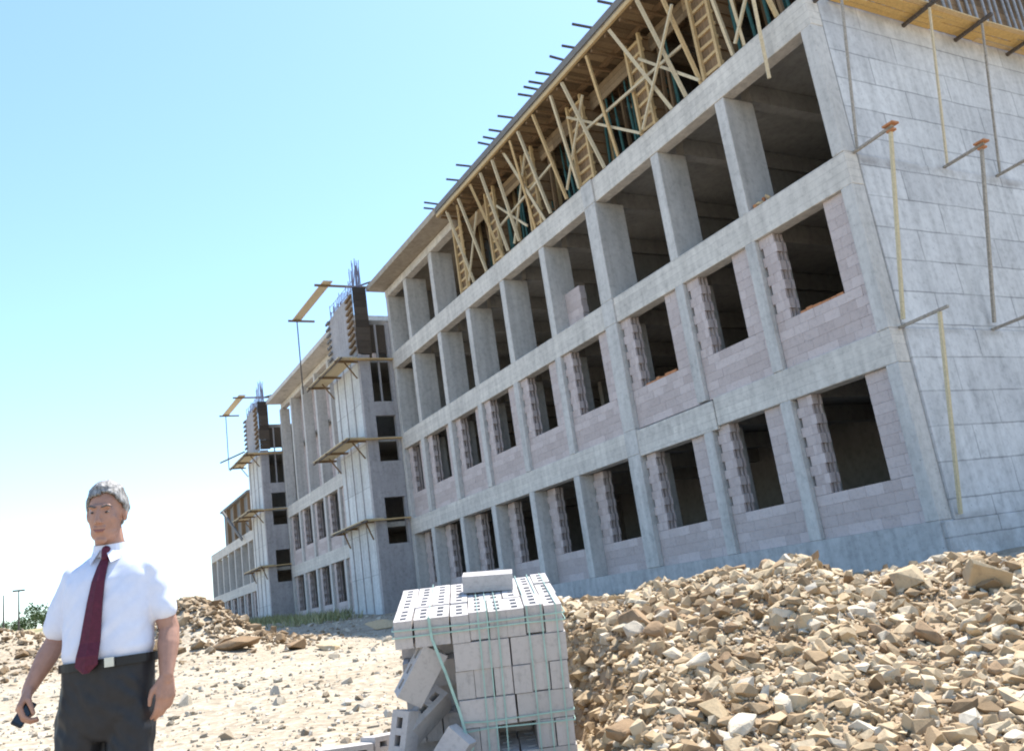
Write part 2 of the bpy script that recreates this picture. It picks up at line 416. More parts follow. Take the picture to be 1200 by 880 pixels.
for i, (a, r, s, c, lab) in enumerate([(-13.6, 18, .30, 'tan', 'flat tan slab of rock lying left of the block stack by the far tower'), (-10.2, 22, .42, 'tan', 'brownish boulder on the ground before the base of the near tower'),
        (-8.4, 20, .36, 'pale', 'pale boulder just left of the block stack top'), (-15.5, 19, .34, 'brown', 'dark brown block of earth between the stone heap and the pallet stack'), (-18.9, 20, .42, 'brown', 'dark boulder at the right foot of the far stone heap')]):
    x, y = polar_pt(r, a); rock('boulder', x, y, ground_z(x, y) + s*.25, s, c, lab, None, i, (.2, .1, i), (1.6, .9, .55))

# ------------------------------------------------------------------ the long buildings
B1, B2, B3, B4 = (3.10, 3.74), (6.60, 7.27), (10.07, 10.75), (13.30, 13.62)
PL = .28
def block_wall(mb, mo, x0, x1, z0, z1, y0, th, seed, tooth_l=False, tooth_r=False, notch_l=False, notch_r=False, bl=.40, ch=.205):
    """courses of hollow blocks; toothed or notched ends show the open cells"""
    rr = random.Random(seed); n = max(1, round((z1-z0)/ch)); hh = (z1-z0)/n
    for k in range(n):
        za, zb = z0+k*hh+.002, z0+(k+1)*hh-.002
        a, b = x0, x1
        alt = k % 2
        if notch_l and alt: a += .075
        if notch_r and not alt: b -= .06
        if tooth_r: b += (.0 if alt else -.035)
        if tooth_l: a += (-.015 if alt else .03)
        # open cells at a free right-hand end: three webs instead of a solid block
        e = b
        if tooth_r:
            e = b - .13
            for ya, yb in ((0, .055), (th*.5-.02, th*.5+.02), (th-.055, th)):
                mb.box(e+.001, b, y0+ya, y0+yb, za, zb)
            if alt: mb.box(e+.001, b, y0+.056, y0+th*.5-.021, za, zb)
        x = a - (.0 if alt else bl*.5)
        while x < e - .01:
            xa, xb = max(a, x)+.002, min(e, x+bl)-.002
            if xb-xa > .03:
                d = rr.gauss(0, .0015); mb.box(xa, xb, y0+d, y0+th+d*.3, za, zb)
            x += bl
    mo.box(x0+.09, x1-(.17 if tooth_r else .09), y0+.022, y0+th-.02, z0+.01, z1-.01)

def wall_bay(root, xa, xb, z0, z1, y0, sill, pl, pr, seed, th=.28, th_bl=.40):
    """one infilled bay with its window opening; xa < xb, pl/pr pier widths"""
    mb = MB(); mo = MB()
    block_wall(mb, mo, xa+.01, xb-.01, z0+.003, sill, y0, th, seed, notch_r=False)
    block_wall(mb, mo, xa+.01, xa+pl, sill+.003, z1-.004, y0, th, seed+1, tooth_r=True, notch_l=True)
    block_wall(mb, mo, xb-pr, xb-.01, sill+.003, z1-.004, y0, th, seed+2, notch_r=True)
    o = mb.build('block_wall', M['bblock'], root)
    mo.build('mortar', M['mortar'], o)
    return o
def transverse(mb, x, lev, y1=6.9):
    mb.box(x, x+.28, .92, y1, lev[0]+.05, lev[1]-.18)

# ---- right-hand building
RB = empty('concrete_building', (-12, 0, PL), 'long three-storey concrete frame with blockwork bays at right, timber formwork on its top', 'building')
LX = -23.76
CX = [(-2.95, .30), (-5.40, .30), (-8.38, .52), (-11.13, .30), (-13.78, .30), (-16.45, .30), (-19.01, .30), (-21.70, .30), (-23.76, .28)]
storeys = [(PL, B1[0]), (B1[1], B2[0]), (B2[1], B3[0])]
for i, (x, wd) in enumerate(CX):
    for s, (z0, z1) in enumerate(storeys):
        fy = -.045 if i == 2 else (.02 if s == 2 else -.012)
        MB().box(x, x+wd, fy, .92, z0+.003, z1-.003).build('column', M['column'], RB, bevel=.012)
    if i == 2:
        for lv in (B1, B2, B3): MB().box(x, x+wd, -.047, .3, lv[0], lv[1]).build('column', M['column'], RB, bevel=.012)
    if i >= 6: MB().box(x, x+wd, .02, .92, B3[1]+.003, B4[0]-.003).build('column', M['column'], RB, bevel=.012)
for s, (z0, z1) in enumerate(storeys):
    MB().box(-.28, 0, -.01, .34, z0+.003, z1-.003).build('column', M['column'], RB, bevel=.012)
def beam(x0, x1, lv, dy=0): MB().box(x0, x1, dy, .34+dy, lv[0], lv[1]).build('beam', M['beam'], RB, bevel=.01)
beam(-4.88, 0, B1, .0); beam(-7.86, -4.90, (B1[0]-.07, B1[1]-.05), -.02); beam(LX, -8.38, B1)
beam(-7.86, 0, B2); beam(LX, -8.38, B2, .005)
beam(-7.86, 0, B3, .005); beam(LX, -8.38, B3)
MB().box(LX, -16.5, 0, .34, B4[0], B4[1]).build('beam', M['beam'], RB, bevel=.01)
# plinth, slabs, inner walls, ribs
MB().box(LX, 0, -.03, .4, -1.3, PL).build('plinth', M['plinth'], RB)
for lv in (B1, B2, B3):
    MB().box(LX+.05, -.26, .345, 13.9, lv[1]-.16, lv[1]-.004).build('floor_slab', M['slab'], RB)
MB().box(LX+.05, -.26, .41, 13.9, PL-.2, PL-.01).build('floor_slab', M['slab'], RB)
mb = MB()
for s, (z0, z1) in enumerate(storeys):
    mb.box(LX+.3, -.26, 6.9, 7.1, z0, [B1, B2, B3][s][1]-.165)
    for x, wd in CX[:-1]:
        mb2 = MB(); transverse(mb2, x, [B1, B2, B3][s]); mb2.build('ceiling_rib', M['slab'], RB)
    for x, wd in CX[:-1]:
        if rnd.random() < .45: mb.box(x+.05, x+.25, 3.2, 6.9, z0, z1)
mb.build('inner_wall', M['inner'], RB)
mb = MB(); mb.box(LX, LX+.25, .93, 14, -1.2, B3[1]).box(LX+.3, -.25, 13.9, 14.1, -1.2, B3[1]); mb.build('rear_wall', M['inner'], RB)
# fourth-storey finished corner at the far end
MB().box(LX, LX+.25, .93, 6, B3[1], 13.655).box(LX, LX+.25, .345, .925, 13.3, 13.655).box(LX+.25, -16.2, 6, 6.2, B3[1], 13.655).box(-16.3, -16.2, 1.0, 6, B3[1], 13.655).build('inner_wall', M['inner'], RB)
MB().box(-24.0, -16.3, -.75, 6.3, 13.66, 13.90).build('roof_slab', M['soffit'], RB, bevel=.01)
# end wall, cast storey by storey
ew = MB(); ew.box(-.25, .0, .35, 14, 7.24, 10.76).box(-.25, .025, .35, 14, 3.74, 7.235).box(-.25, .05, .35, 14, PL-.02, 3.735).box(-.25, .075, .02, 14, -1.3, PL-.025)
ew.build('end_wall', M['endwall'], RB, bevel=.008)
MB().box(-.25, .004, .345, .349, PL, 10.7).build('joint', M['plinth'], RB)
# infilled bays
xr = [-.28] + [c[0] for c in CX]
for i in range(9):
    xb = xr[i]; xa = CX[i][0] + CX[i][1]
    y0 = .10 if i < 3 else .42
    wall_bay(RB, xa, xb, PL, B1[0], y0, 1.12, .46 if i < 3 else .55, .56 if i < 3 else .55, 100+i*7)
    wall_bay(RB, xa, xb, B1[1], B2[0], .10 if i < 6 else .16, 4.72, .46, .55, 300+i*7)
# bits of partition standing in the open third storey
def stub(xa, xb, y0, z0, z1, seed):
    mb = MB(); mo = MB(); block_wall(mb, mo, xa, xb, z0, z1, y0, .2, seed); o = mb.build('block_wall', M['bblock'], RB); mo.build('mortar', M['mortar'], o)
stub(-10.82, -10.0, .5, B2[1], B2[1]+1.25, 11); stub(-6.0, -5.43, .95, B2[1], B2[1]+1.45, 12)
# orange brick pieces on two sills and a ledge
def bricks(n, x0, x1, y0, y1, z, lab):
    t = MB()
    for _ in range(n):
        x, y = rnd.uniform(x0, x1), rnd.uniform(y0, y1); a = rnd.uniform(0, 3)
        t.bar((x-.07*math.cos(a), y-.07*math.sin(a), z+rnd.uniform(.03, .12)), (x+.07*math.cos(a), y+.07*math.sin(a), z+rnd.uniform(.03, .14)), .09, .06)
    return t
for i, (xa, xb) in enumerate([(-2.0, -.9), (-7.3, -6.1)]):
    x = xa
    while x < xb-.1:
        l = rnd.uniform(.12, .25); MB().box(x, x+l-.01, .13, .30, 4.724, 4.724+rnd.uniform(.04, .085)).build('orange_brick', M['orange'], None)
        tag(COL.objects[-1], 'flat orange brick lying on the first-floor window sill %s' % ('nearest the end wall' if i == 0 else 'beside the wide double column'), 'brick', 'orange bricks on the sills'); x += l
for k in range(7):
    x, y = -2.42+rnd.uniform(-.2, .3), .12+rnd.uniform(-.04, .2); s = rnd.uniform(.085, .13)
    o = bpy.data.objects.new('brick_fragment', PROTO[k].copy()); o.data.materials.append(M['orange'] if k % 2 else M['stone_tan']); COL.objects.link(o)
    o.location = (x, y, B2[1]+s*.7+(.08 if k > 4 else 0)); o.scale = (s*1.3, s, s); o.rotation_euler = (k, k*2, k*3)
    tag(o, 'broken orange brick fragment heaped on the ledge beside the second upper column', 'brick', 'brick fragments on the ledge')

# ------------------------------------------------------------------ roof formwork on the right-hand building
RF = empty('roof_formwork', (-8, -.7, 13.5), 'timber roof formwork deck overhanging the top storey with projecting joist ends', 'formwork')
x = -16.25; t = MB()
while x < 1.2:
    wd = rnd.uniform(.14, .26); t.box(x, min(1.3, x+wd)-.006, -.70+rnd.uniform(-.03, .05), 2.35, 13.62+rnd.uniform(0, .02), 13.65); x += wd
t.build('deck', M['form_deck'], RF)
MB().box(-16.25, 1.3, -.745, -.705, 13.70, 13.90).build('edge_board', M['form_grey'], RF)
MB().box(-16.25, 1.3, -.74, -.66, 13.50, 13.61).build('edge_bearer', M['timber'], RF)
MB().box(-16.25, 1.3, .12, .22, 13.48, 13.61).build('edge_bearer', M['timber_dark'], RF)
MB().box(-16.25, 1.3, 1.2, 1.3, 13.48, 13.61).build('edge_bearer', M['timber_dark'], RF)
xx = -16.1
while xx < 1.2: MB().box(xx, xx+.07, -.64, 2.3, 13.40, 13.475).build('cross_joist', M['timber_dark'], RF); xx += rnd.uniform(.45, .7)
MB().box(-16.25, 1.3, -.69, 2.4, 13.66, 13.88).build('roof_pour', M['slab'], RF)
for x in [1.0, .3, -.5, -1.2, -1.9, -2.6, -3.3, -4.1, -4.9, -5.8, -6.69, -7.31, -7.97, -8.4, -8.75, -9.11, -10.29, -11.03, -11.51, -11.87, -13.29, -14.32, -17.41+1.3, -17.66+1.2]:
    l = rnd.uniform(.30, .52); zz = 13.95 + rnd.uniform(-.01, .05)
    MB().bar((x, -.60, zz), (x+rnd.uniform(-.06, .06), -.74-l, zz+rnd.uniform(-.03, .05)), .05, .05).build('joist', M['steel_dark'], RF)
for x, wd in CX[:6] + [(-.3, .3)]:
    t = MB()
    for q in range(4): t.box(x-.04, x+.0, .36, 2.3, 12.78+q*.15, 12.78+q*.15+.14).box(x+.31, x+.35, .36, 2.3, 12.78+q*.15, 12.78+q*.15+.14)
    t.box(x-.03, x+.34, .36, 2.3, 12.74, 12.775)
    t.build('beam_form', M['form_deck'], RF)
t = MB(); xx = -16.2
while xx < -.2:
    for q in range(3): t.box(xx, xx+2.1-.01, .36, .40, 12.86+q*.17, 12.86+q*.17+.16)
    xx += 2.1
t.build('edge_beam_form', M['form_deck'], RF)
t = MB()
for q in range(13): t.box(-16.2, -.3, 2.36, 2.40, B3[1]+.01+q*.21, B3[1]+.01+q*.21+.2)
t.build('dark_backing', M['form_black'], RF)  # added backing, coloured dark to imitate the shade inside the top storey
for x, wd in CX[:6]:
    t = MB()
    for q in range(12): t.box(x-.42, x-.39, .5, 2.3, B3[1]+.02+q*.22, B3[1]+.02+q*.22+.205)
    t.build('side_panel', M['form_grey'], RF)
ords = ['first', 'second', 'third', 'fourth', 'fifth', 'sixth', 'seventh', 'eighth', 'ninth', 'tenth', 'eleventh', 'twelfth', 'thirteenth', 'fourteenth', 'fifteenth', 'sixteenth', 'seventeenth', 'eighteenth', 'nineteenth', 'twentieth']
# column forms with cleats
for i, (x, wd) in enumerate(CX[:6]):
    w2 = .62 if i != 2 else .78
    cx_ = x + .15 + (.1 if i == 2 else 0)
    F = empty('column_formwork', (cx_, .1, B3[1]), 'upright timber column form with ladder-like cleats, %s from the right on the top storey' % ords[i], 'formwork', 'column forms on the top storey')
    t = MB()
    for q in range(5): t.box(cx_-w2/2+.06+q*(w2-.12)/5, cx_-w2/2+.06+(q+1)*(w2-.12)/5-.006, .12, .15, B3[1]+.01, 13.3)
    t.box(cx_+w2/2-.10, cx_+w2/2-.06, .15, .95, B3[1]+.01, 13.3).box(cx_-w2/2+.06, cx_-w2/2+.10, .15, .95, B3[1]+.01, 13.3)
    t.build('form_board', M['timber_dark'], F)
    for sx in (-1, 1): MB().bar((cx_+sx*(w2/2-.03), .05, B3[1]+.01), (cx_+sx*(w2/2-.03)+rnd.uniform(-.03, .03), .05, 13.34), .075, .09).build('batten', M['timber'], F)
    MB().bar((cx_+w2/2+.03, .8, B3[1]+.01), (cx_+w2/2+.03, .8, 13.3), .08, .08).build('batten', M['timber'], F)
    for q in range(8):
        zz = B3[1]+.14+q*.33
        MB().bar((cx_-w2/2-.02, .10, zz), (cx_+w2/2+.02, .10, zz+rnd.uniform(-.03, .03)), .05, .075).build('cleat', M['timber'], F)
        MB().bar((cx_+w2/2-.03, .12, zz+.04), (cx_+w2/2-.03, .98, zz+.04+rnd.uniform(-.03, .03)), .05, .075).build('cleat', M['timber_dark'], F)
# raking props from the slab edge out to the eave
RP = [((-12.78,-.65,13.45), (-12.77,-.05,10.76)), ((-11.91,-.65,13.45), (-12.01,-.05,10.76)), ((-10.16,-.65,13.45), (-10.02,-.05,10.76)), ((-9.22,-.65,13.45), (-9.09,-.05,10.76)),
      ((-7.56,-.65,13.45), (-7.23,.02,10.76)), ((-5.2,-.65,13.45), (-4.3,.03,10.76)), ((-4.0,-.65,13.45), (-3.75,.03,10.76)), ((-1.95,-.65,13.45), (-2.1,.03,10.76)), ((-.9,-.65,13.45), (-.75,.03,10.76)), ((-14.6,-.62,13.45), (-14.5,.03,10.76)), ((-15.6,-.62,13.45), (-15.5,.03,10.76)), ((-6.3,-.64,13.45), (-6.6,.04,10.76)), ((-10.7,-.64,13.45), (-11.1,.04,10.76)), ((-13.6,-.64,13.45), (-13.3,.04,10.76)), ((-8.2,-.64,13.45), (-8.5,.02,10.80)), ((-3.3,-.64,13.45), (-3.2,.04,10.76)), ((-15.0,-.5,13.45), (-15.9,.04,10.76)), ((-11.4,-.5,13.45), (-10.5,.04,10.76)), ((-1.4,-.6,13.45), (-1.75,.04,10.76))]
RP.sort(key=lambda p: -p[1][0])
for i, (a, b) in enumerate(RP):
    o = MB().bar(b, a, .065, .085, tw=rnd.uniform(-.2, .2)).build('timber_prop', M['timber_pale'] if i % 3 else M['timber'], None)
    tag(o, 'raking timber prop leaning from the top slab edge to the eave, %s from the right' % ords[i], 'prop', 'raking props under the eave formwork')
BR = [((-7.2,-.3,12.9), (-9.0,-.06,11.0), 'brace leaning left across the third column form'), ((-14.2,-.2,12.8), (-15.7,-.06,10.9), 'brace crossing the raking props at the far left of the formwork'), ((-.4,-.2,12.6), (-1.9,-.06,10.9), 'brace leaning left over the corner bay beam'), ((-12.9,-.1,11.7), (-9.4,-.08,12.1), 'level timber tie across the forms in the middle of the top storey'), ((-7.7,-.1,12.1), (-3.4,-.08,11.9), 'level timber tie across the forms near the crossing braces'), 
      ((-2.95,-.6,12.55), (-5.33,-.08,10.80), 'long crossing brace leaning to the left over the second column form'), ((-5.0,-.05,12.60), (-3.15,-.06,10.80), 'thin brace sloping down to the right below the crossing braces'),
      ((-8.45,-.02,13.0), (-5.5,-.04,10.80), 'thin pale brace sloping down right from the third to the second column form'), ((-13.1,-.03,12.5), (-11.4,-.05,11.0), 'short brace sloping between the fourth and fifth column forms'),
      ((-10.9,-.04,13.2), (-12.3,-.06,10.80), 'brace leaning left beside the fourth column form')]
for a, b, lab in BR: tag(MB().bar(a, b, .05, .07).build('timber_brace', M['timber_pale'], None), lab, 'brace')
tag(MB().bar((-.55, -.70, 12.9), (-1.2, -.10, 9.58), .07, .07).build('timber_stick', M['timber_pale'], None), 'loose pale stick hanging down over the upper beam at the right corner bay', 'timber')
# steel props deeper inside the top storey
for i in range(44):
    x = -15.9 + i*.36 + rnd.uniform(-.15, .15); y = rnd.choice([.42, .55, .7, 1.1]); lean = rnd.uniform(-.12, .12)
    o = MB().tube((x, y, B3[1]), (x+lean, y, 12.2), .042, 8).tube((x+lean, y, 12.2), (x+lean*1.3, y, 13.38), .026, 8).build('steel_prop', M['steel_green'], None)
    tag(o, 'dark green steel prop standing inside the top storey behind the column forms', 'prop', 'steel props of the top storey')
for i in range(22):
    x = -15.6 + i*.70 + rnd.uniform(-.3, .3); y = rnd.choice([.45, .8, 1.5])
    o = MB().bar((x, y, B3[1]), (x+rnd.uniform(-.3, .3), y, 13.34), .07, .09).build('timber_post', M['timber_dark'], None)
    tag(o, 'rough brown timber post standing inside the top storey behind the column forms', 'post', 'timber posts of the top storey')

# wall forms above the end wall with bundled grey steel poles
WF = empty('wall_formwork', (-.1, 4, 10.78), 'brown wall form above the end wall with grey upright poles', 'formwork')
t = MB()
for q in range(15): t.box(-.22, -.18, .6, 9.0, 10.78+q*.18, 10.78+q*.18+.172)
t.build('form_board', M['timber_dark'], WF)
for q in range(26):
    y = .8 + q*.31 + rnd.uniform(-.06, .06); MB().tube((-.10, y, 10.77), (-.10+rnd.uniform(-.06, .06), y+rnd.uniform(-.1, .1), 13.3), .032, 8).build('pole', plain('grey_pole', (.30,.31,.33), .5) if q == 0 else bpy.data.materials['grey_pole'], WF)
# scaffold on the end wall
YS = [.26, 2.93, 4.69, 6.6, 8.4]
nm = ['nearest the corner', 'second from the corner', 'third from the corner', 'fourth from the corner', 'fifth from the corner']
for i, y in enumerate(YS):
    S = empty('scaffold_bracket', (.03, y, 7.28), 'upper raking strut holding the yellow plank platform, %s' % nm[i], 'bracket', 'brackets of the plank platform')
    MB().bar((-.05, y, 10.62), (.92, y, 10.66), .07, .07).build('outrigger', M['steel_dark'], S)
    MB().bar((.66, y, 10.60), (.10, y, 7.30), .04, .042).build('strut', M['timber_pale'] if i == 1 else M['steel_pole'], S)
    for z, lo, hi, tip, ww in ((7.28, 'mid-height', .92, .86, 0), (3.76, 'low', 1.02, .84, 1)):
        if z < 4 and i > 1: continue
        S = empty('scaffold_bracket', (.03, y, z), '%s wall bracket with outrigger and raking strut on the end wall, %s' % (lo, nm[i]), 'bracket', 'wall brackets on the end wall')
        MB().bar((.0, y, z-.02), (hi, y, z+.02), 0.05, .05).build('outrigger', M['steel_pole'], S)
        MB().bar((tip, y, z-.02), (.12, y+(.16 if ww else 0), z-3.42), .05, .065).build('strut', M['timber_cream'] if (i == 0) else M['steel_pole'], S)
        if not ww: MB().box(tip-.10, tip+.13, y-.09, y+.10, z+.045, z+.08).box(tip-.07, tip+.08, y-.05, y+.05, z-.07, z-.03).build('cap_block', M['orange'], S)
PP = empty('plank_platform', (.35, 4, 10.7), 'yellow plank platform along the top of the end wall on outriggers', 'scaffold')
for q in range(5):
    yy = .7 + q*.4; xa = .03 + q*.128
    while yy < 9.5:
        l = rnd.uniform(1.5, 3.2); dz = rnd.uniform(0, .03); e = rnd.uniform(-.02, .012)
        MB().bar((xa+.06+e, yy, 10.72+dz), (xa+.06-e+rnd.uniform(-.015, .015), yy+l-.02, 10.72+rnd.uniform(0, .03)), .112, .032).build('plank', M['plank_yellow'] if rnd.random() < .7 else M['timber'], PP); yy += l*.96
# ------------------------------------------------------------------ stair tower (built once, copied for the far one)
def stair_tower(label):
    T = empty('stair_tower', (-25.6, -1.45, -.5), label, 'building')
    x0, x1, y0 = -27.5, -23.8, -1.45
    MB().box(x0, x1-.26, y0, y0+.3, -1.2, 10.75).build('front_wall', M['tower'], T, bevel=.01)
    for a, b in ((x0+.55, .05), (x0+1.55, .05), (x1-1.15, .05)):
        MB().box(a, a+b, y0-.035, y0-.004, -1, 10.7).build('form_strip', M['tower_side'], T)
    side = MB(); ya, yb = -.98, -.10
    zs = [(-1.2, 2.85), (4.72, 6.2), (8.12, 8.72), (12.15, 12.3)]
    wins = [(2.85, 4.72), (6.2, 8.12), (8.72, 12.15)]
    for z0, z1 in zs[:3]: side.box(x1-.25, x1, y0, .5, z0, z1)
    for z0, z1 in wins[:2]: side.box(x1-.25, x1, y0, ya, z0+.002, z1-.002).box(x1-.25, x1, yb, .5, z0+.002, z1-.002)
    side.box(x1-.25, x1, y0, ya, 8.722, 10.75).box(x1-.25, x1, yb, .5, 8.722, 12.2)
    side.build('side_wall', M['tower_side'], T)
    MB().box(x0, x1-.25, 1.2, 1.4, -1.2, 12.2).box(x0, x0+.25, y0+.3, 1.2, -1.2, 10.75).build('inner_wall', M['inner'], T)
    for z in (3.74, 7.27, 10.7): MB().box(x0+.26, x1-.26, y0+.31, 1.19, z-.2, z).build('landing', M['slab'], T)
    MB().box(x0, x1-.3, y0+.31, 1.4, 12.2, 12.4).build('roof_slab', M['inner'], T)
    for z0, z1 in wins[2:]:
        MB().box(x1-.2, x1-.12, (ya+yb)/2-.05, (ya+yb)/2+.02, z0, z1).build('mullion', M['tower_side'], T)
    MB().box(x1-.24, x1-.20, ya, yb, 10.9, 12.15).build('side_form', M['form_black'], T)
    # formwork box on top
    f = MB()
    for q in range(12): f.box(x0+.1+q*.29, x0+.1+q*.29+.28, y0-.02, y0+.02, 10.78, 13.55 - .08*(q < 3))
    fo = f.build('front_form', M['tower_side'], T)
    for q in range(9):
        MB().bar((x1-.75, y0-.09, 11.0+q*.29), (x1-.02, y0-.09, 11.08+q*.29), .09, .10).build('waler', M['timber_dark'], T)
        MB().bar((x0, y0-.09, 11.0+q*.29), (x0+.42, y0-.09, 11.02+q*.29), .09, .10).build('waler', M['form_grey'], T)
    g = MB()
    for q in range(10): g.box(x1-.06, x1-.02, y0+.02, y0+.62, 10.8+q*.30, 10.8+q*.30+.29)
    g.build('corner_form', M['form_black'], T)
    MB().box(x0+.02, x0+.06, y0+.02, y0+.6, 10.8, 13.3).build('corner_form', M['form_grey'], T)
    # starter bars
    rb = MB()
    for q in range(30):
        xx = x0+.15+q*.12; rb.tube((xx, y0+.12, 13.2), (xx+rnd.uniform(-.04, .04), y0+.12+rnd.uniform(-.05, .05), 14.05+(.7 if q > 24 else 0)+rnd.uniform(-.2, .25)), .018, 5)
    for q in range(16):
        xx = x1-.5+rnd.uniform(0, .4); rb.tube((xx, y0+.1+rnd.uniform(0, .4), 13.2), (xx+rnd.uniform(-.05, .05), y0+.2+rnd.uniform(0, .3), 14.95+rnd.uniform(-.3, .3)), .018, 5)
    for z in (13.8, 14.15): rb.tube((x0+.1, y0+.12, z), (x1-.1, y0+.12, z), .014, 5)
    rb.build('starter_bars', M['rebar'], T)['kind'] = 'stuff'
    return T
def tower_scaffold(z, label, wide=1.0, x0=-28.6, x1=-23.6):
    S = empty('scaffold_platform', (-26, -1.9, z), label, 'scaffold', 'plank platforms round the stair towers')
    y0 = -1.45
    for q in range(3): MB().box(x0+.1*q, x1, y0-.95*wide+q*.27, y0-.95*wide+q*.27+.26, z, z+.045).build('plank', M['timber_pale'], S)
    for xx in (x0+.5, x0+2.2, x1-.4): MB().bar((xx, y0-1.0*wide, z-.05), (xx, y0+.0, z-.05), .07, .08).build('outrigger', M['timber_dark'], S)
    for xx in (x0+1.2, x1-.5): MB().bar((xx, y0-.55*wide, z-.05), (xx, y0-.05, z-.75), .05, .05).build('strut', M['timber_dark'], S)
    MB().box(-23.78, -23.55, y0-.4, -.02, z-.06, z-.01).build('side_plank', M['timber'], S)
    MB().tube((x0, y0-.9*wide, z-.07), (x1+.25, y0-.9*wide, z-.07), .035, 6).build('ledger', M['steel_dark'], S)
    return S
def top_platform(label):
    S = empty('scaffold_platform', (-27, -2.2, 14.5), label, 'scaffold', 'top planks of the stair towers')
    MB().bar((-30.6, -2.05, 14.62), (-25.2, -2.0, 14.58), .42, .05).build('plank', M['timber_pale'], S)
    for xx in (-30.3, -25.6): MB().bar((xx, -2.5, 14.52), (xx, -.1 if xx > -28 else -1.2, 14.52), .08, .09).build('outrigger', M['timber_dark'], S)
    MB().tube((-25.6, -.6, 14.52), (-23.3, .9, 14.5), .04, 6).build('rail', M['steel_dark'], S)
    MB().tube((-30.2, -2.1, 14.5), (-30.2, -2.1, 10.8), .03, 6).build('post', M['steel_dark'], S)
    return S
T1 = stair_tower('nearer concrete stair tower at the far end of the formwork building')
S1 = [tower_scaffold(10.55, 'highest yellow plank platform below the forms of the nearer stair tower'), tower_scaffold(7.15, 'middle plank platform round the nearer stair tower'), tower_scaffold(3.85, 'lowest narrow plank platform round the nearer stair tower', .55, -28.3), top_platform('slanted top plank on outriggers above the nearer stair tower')]
OFF = (-19.4, .15, .1)
T2 = copy_tree(T1, None, OFF); T2['label'] = 'second, farther concrete stair tower with dark forms and bars on top'
for s, lab in zip(S1, ['highest plank platform of the farther stair tower', 'middle plank platform of the farther stair tower', 'lowest plank platform of the farther stair tower', 'top plank on outriggers above the farther stair tower']):
    c = copy_tree(s, None, OFF); c['label'] = lab

# ------------------------------------------------------------------ second and third buildings
def far_building(label, xl, xr_, bays, nst, roof, partial=None):
    B = empty('concrete_building', ((xl+xr_)/2, 0, .4), label, 'building')
    bw = (xr_-xl-.3)/bays
    st = [(PL, B1[0]), (B1[1], B2[0]), (B2[1], 13.3)][:nst]
    for i in range(bays+1):
        x = xl+i*bw
        for s, (z0, z1) in enumerate(st):
            MB().box(x, x+.3, .0, .8 if s < 2 else .55, z0+.003, z1-.003).build('column', M['column'], B)
    for lv in (B1, B2)[:nst]: MB().box(xl, xr_, 0, .34, lv[0], lv[1]).build('beam', M['beam'], B)
    MB().box(xl, xr_, -.03, .35, -1, PL).build('plinth', M['plinth'], B)
    for lv in (B1, B2, B3)[:nst]: MB().box(xl, xr_, .6 if lv == B3 else .345, 12, lv[1]-.16, lv[1]-.01).build('floor_slab', M['slab'], B)
    MB().box(xl+.2, xr_-.2, 5, 5.2, PL, st[-1][1]).build('inner_wall', M['inner'], B)
    MB().box(xl-.004, xl+.2, .81, 12, -1, st[-1][1]).build('end_wall', M['endwall'], B)
    MB().box(xr_-.2, xr_, .81, 12, -1, st[-1][1]).build('end_wall', M['endwall'], B)
    if nst > 2:
        t = MB()
        for i in range(bays): x = xl+i*bw+.3; t.box(x, x+bw-.3, .9, 1.1, B2[1], 13.655)
        t.build('block_wall', M['mortar'], B)
        MB().box(xl, xr_, .1, .4, 13.3, 13.62).build('beam', M['beam'], B)
        MB().box(xl-.1, xr_, -.75, 12, 13.66, 13.9).build('roof_slab', M['beam'], B)
    for s in (0, 1)[:min(2, nst)]:
        for i in range(bays):
            x = xl+i*bw+.3
            if nst > 2 or s == 0: wall_bay(B, x, x+bw-.3, st[s][0], st[s][1], .12, st[s][0]+.85, .45, .45, int(900+i*5+s*50-xl))
    return B
B2_ = far_building('middle concrete building between the two stair towers with tall open upper bays', -43.1, -27.55, 6, 3, True)
B3_ = far_building('low unfinished concrete building at the far left beyond the farther tower', -69.6, -47.0, 9, 2, False)
# its half-built third storey: a few bays of grey forms
FB = empty('upper_formwork', (-59, .3, B2[1]), 'grey and brown forms of the half-built storey on the farthest building', 'formwork')
for i in range(4):
    x = -63.3 + i*2.6
    t = MB()
    for q in range(6): t.box(x+q*.33, x+q*.33+.32, .1, .14, B2[1]+.01, 9.9)
    t.build('form_board', M['form_grey'], FB)
    MB().bar((x+2.2, .05, B2[1]+.01), (x+2.2, .05, 10.1), .3, .3).build('column_form', M['timber_dark'], FB)
MB().box(-63.3, -53, -.2, 3, 9.9, 10.05).build('deck_board', M['form_grey'], FB)
MB().bar((-58.5, -.9, 9.4), (-55.5, -.2, 6.9), .1, .2).build('chute', M['form_grey'], FB)
tag(MB().tube((-50, -2.4, 11.5), (-47.2, -1.4, 11.6), .05, 6).build('scaffold_pole', M['steel_dark'], None), 'bare scaffold pole sticking out left of the farther tower', 'pole')

# grass at the foot of the middle building
V = []; F = []; n = 0
for _ in range(2600):
    x = rnd.uniform(-46, -24); y = -1.2 - abs(rnd.gauss(0, 1.7)) + (0 if x < -28 else -.9)
    if rnd.random() > .35+.6*noise.noise(Vector((x*.5, y*.5, 0)))+.3: continue
    z = ground_z(x, y); h = rnd.uniform(.12, .42); a = rnd.uniform(0, 6.28); wv = .03; lx, ly = rnd.gauss(0, .12), rnd.gauss(0, .12)
    V += [(x-wv*math.cos(a), y-wv*math.sin(a), z), (x+wv*math.cos(a), y+wv*math.sin(a), z), (x+lx, y+ly, z+h)]; F.append((n, n+1, n+2)); n += 3
me = bpy.data.meshes.new('grass'); me.from_pydata(V, [], F); me.materials.append(M['grass'])
o = bpy.data.objects.new('grass', me); COL.objects.link(o); tag(o, 'sparse dry green grass along the foot of the buildings', 'grass', kind='stuff')

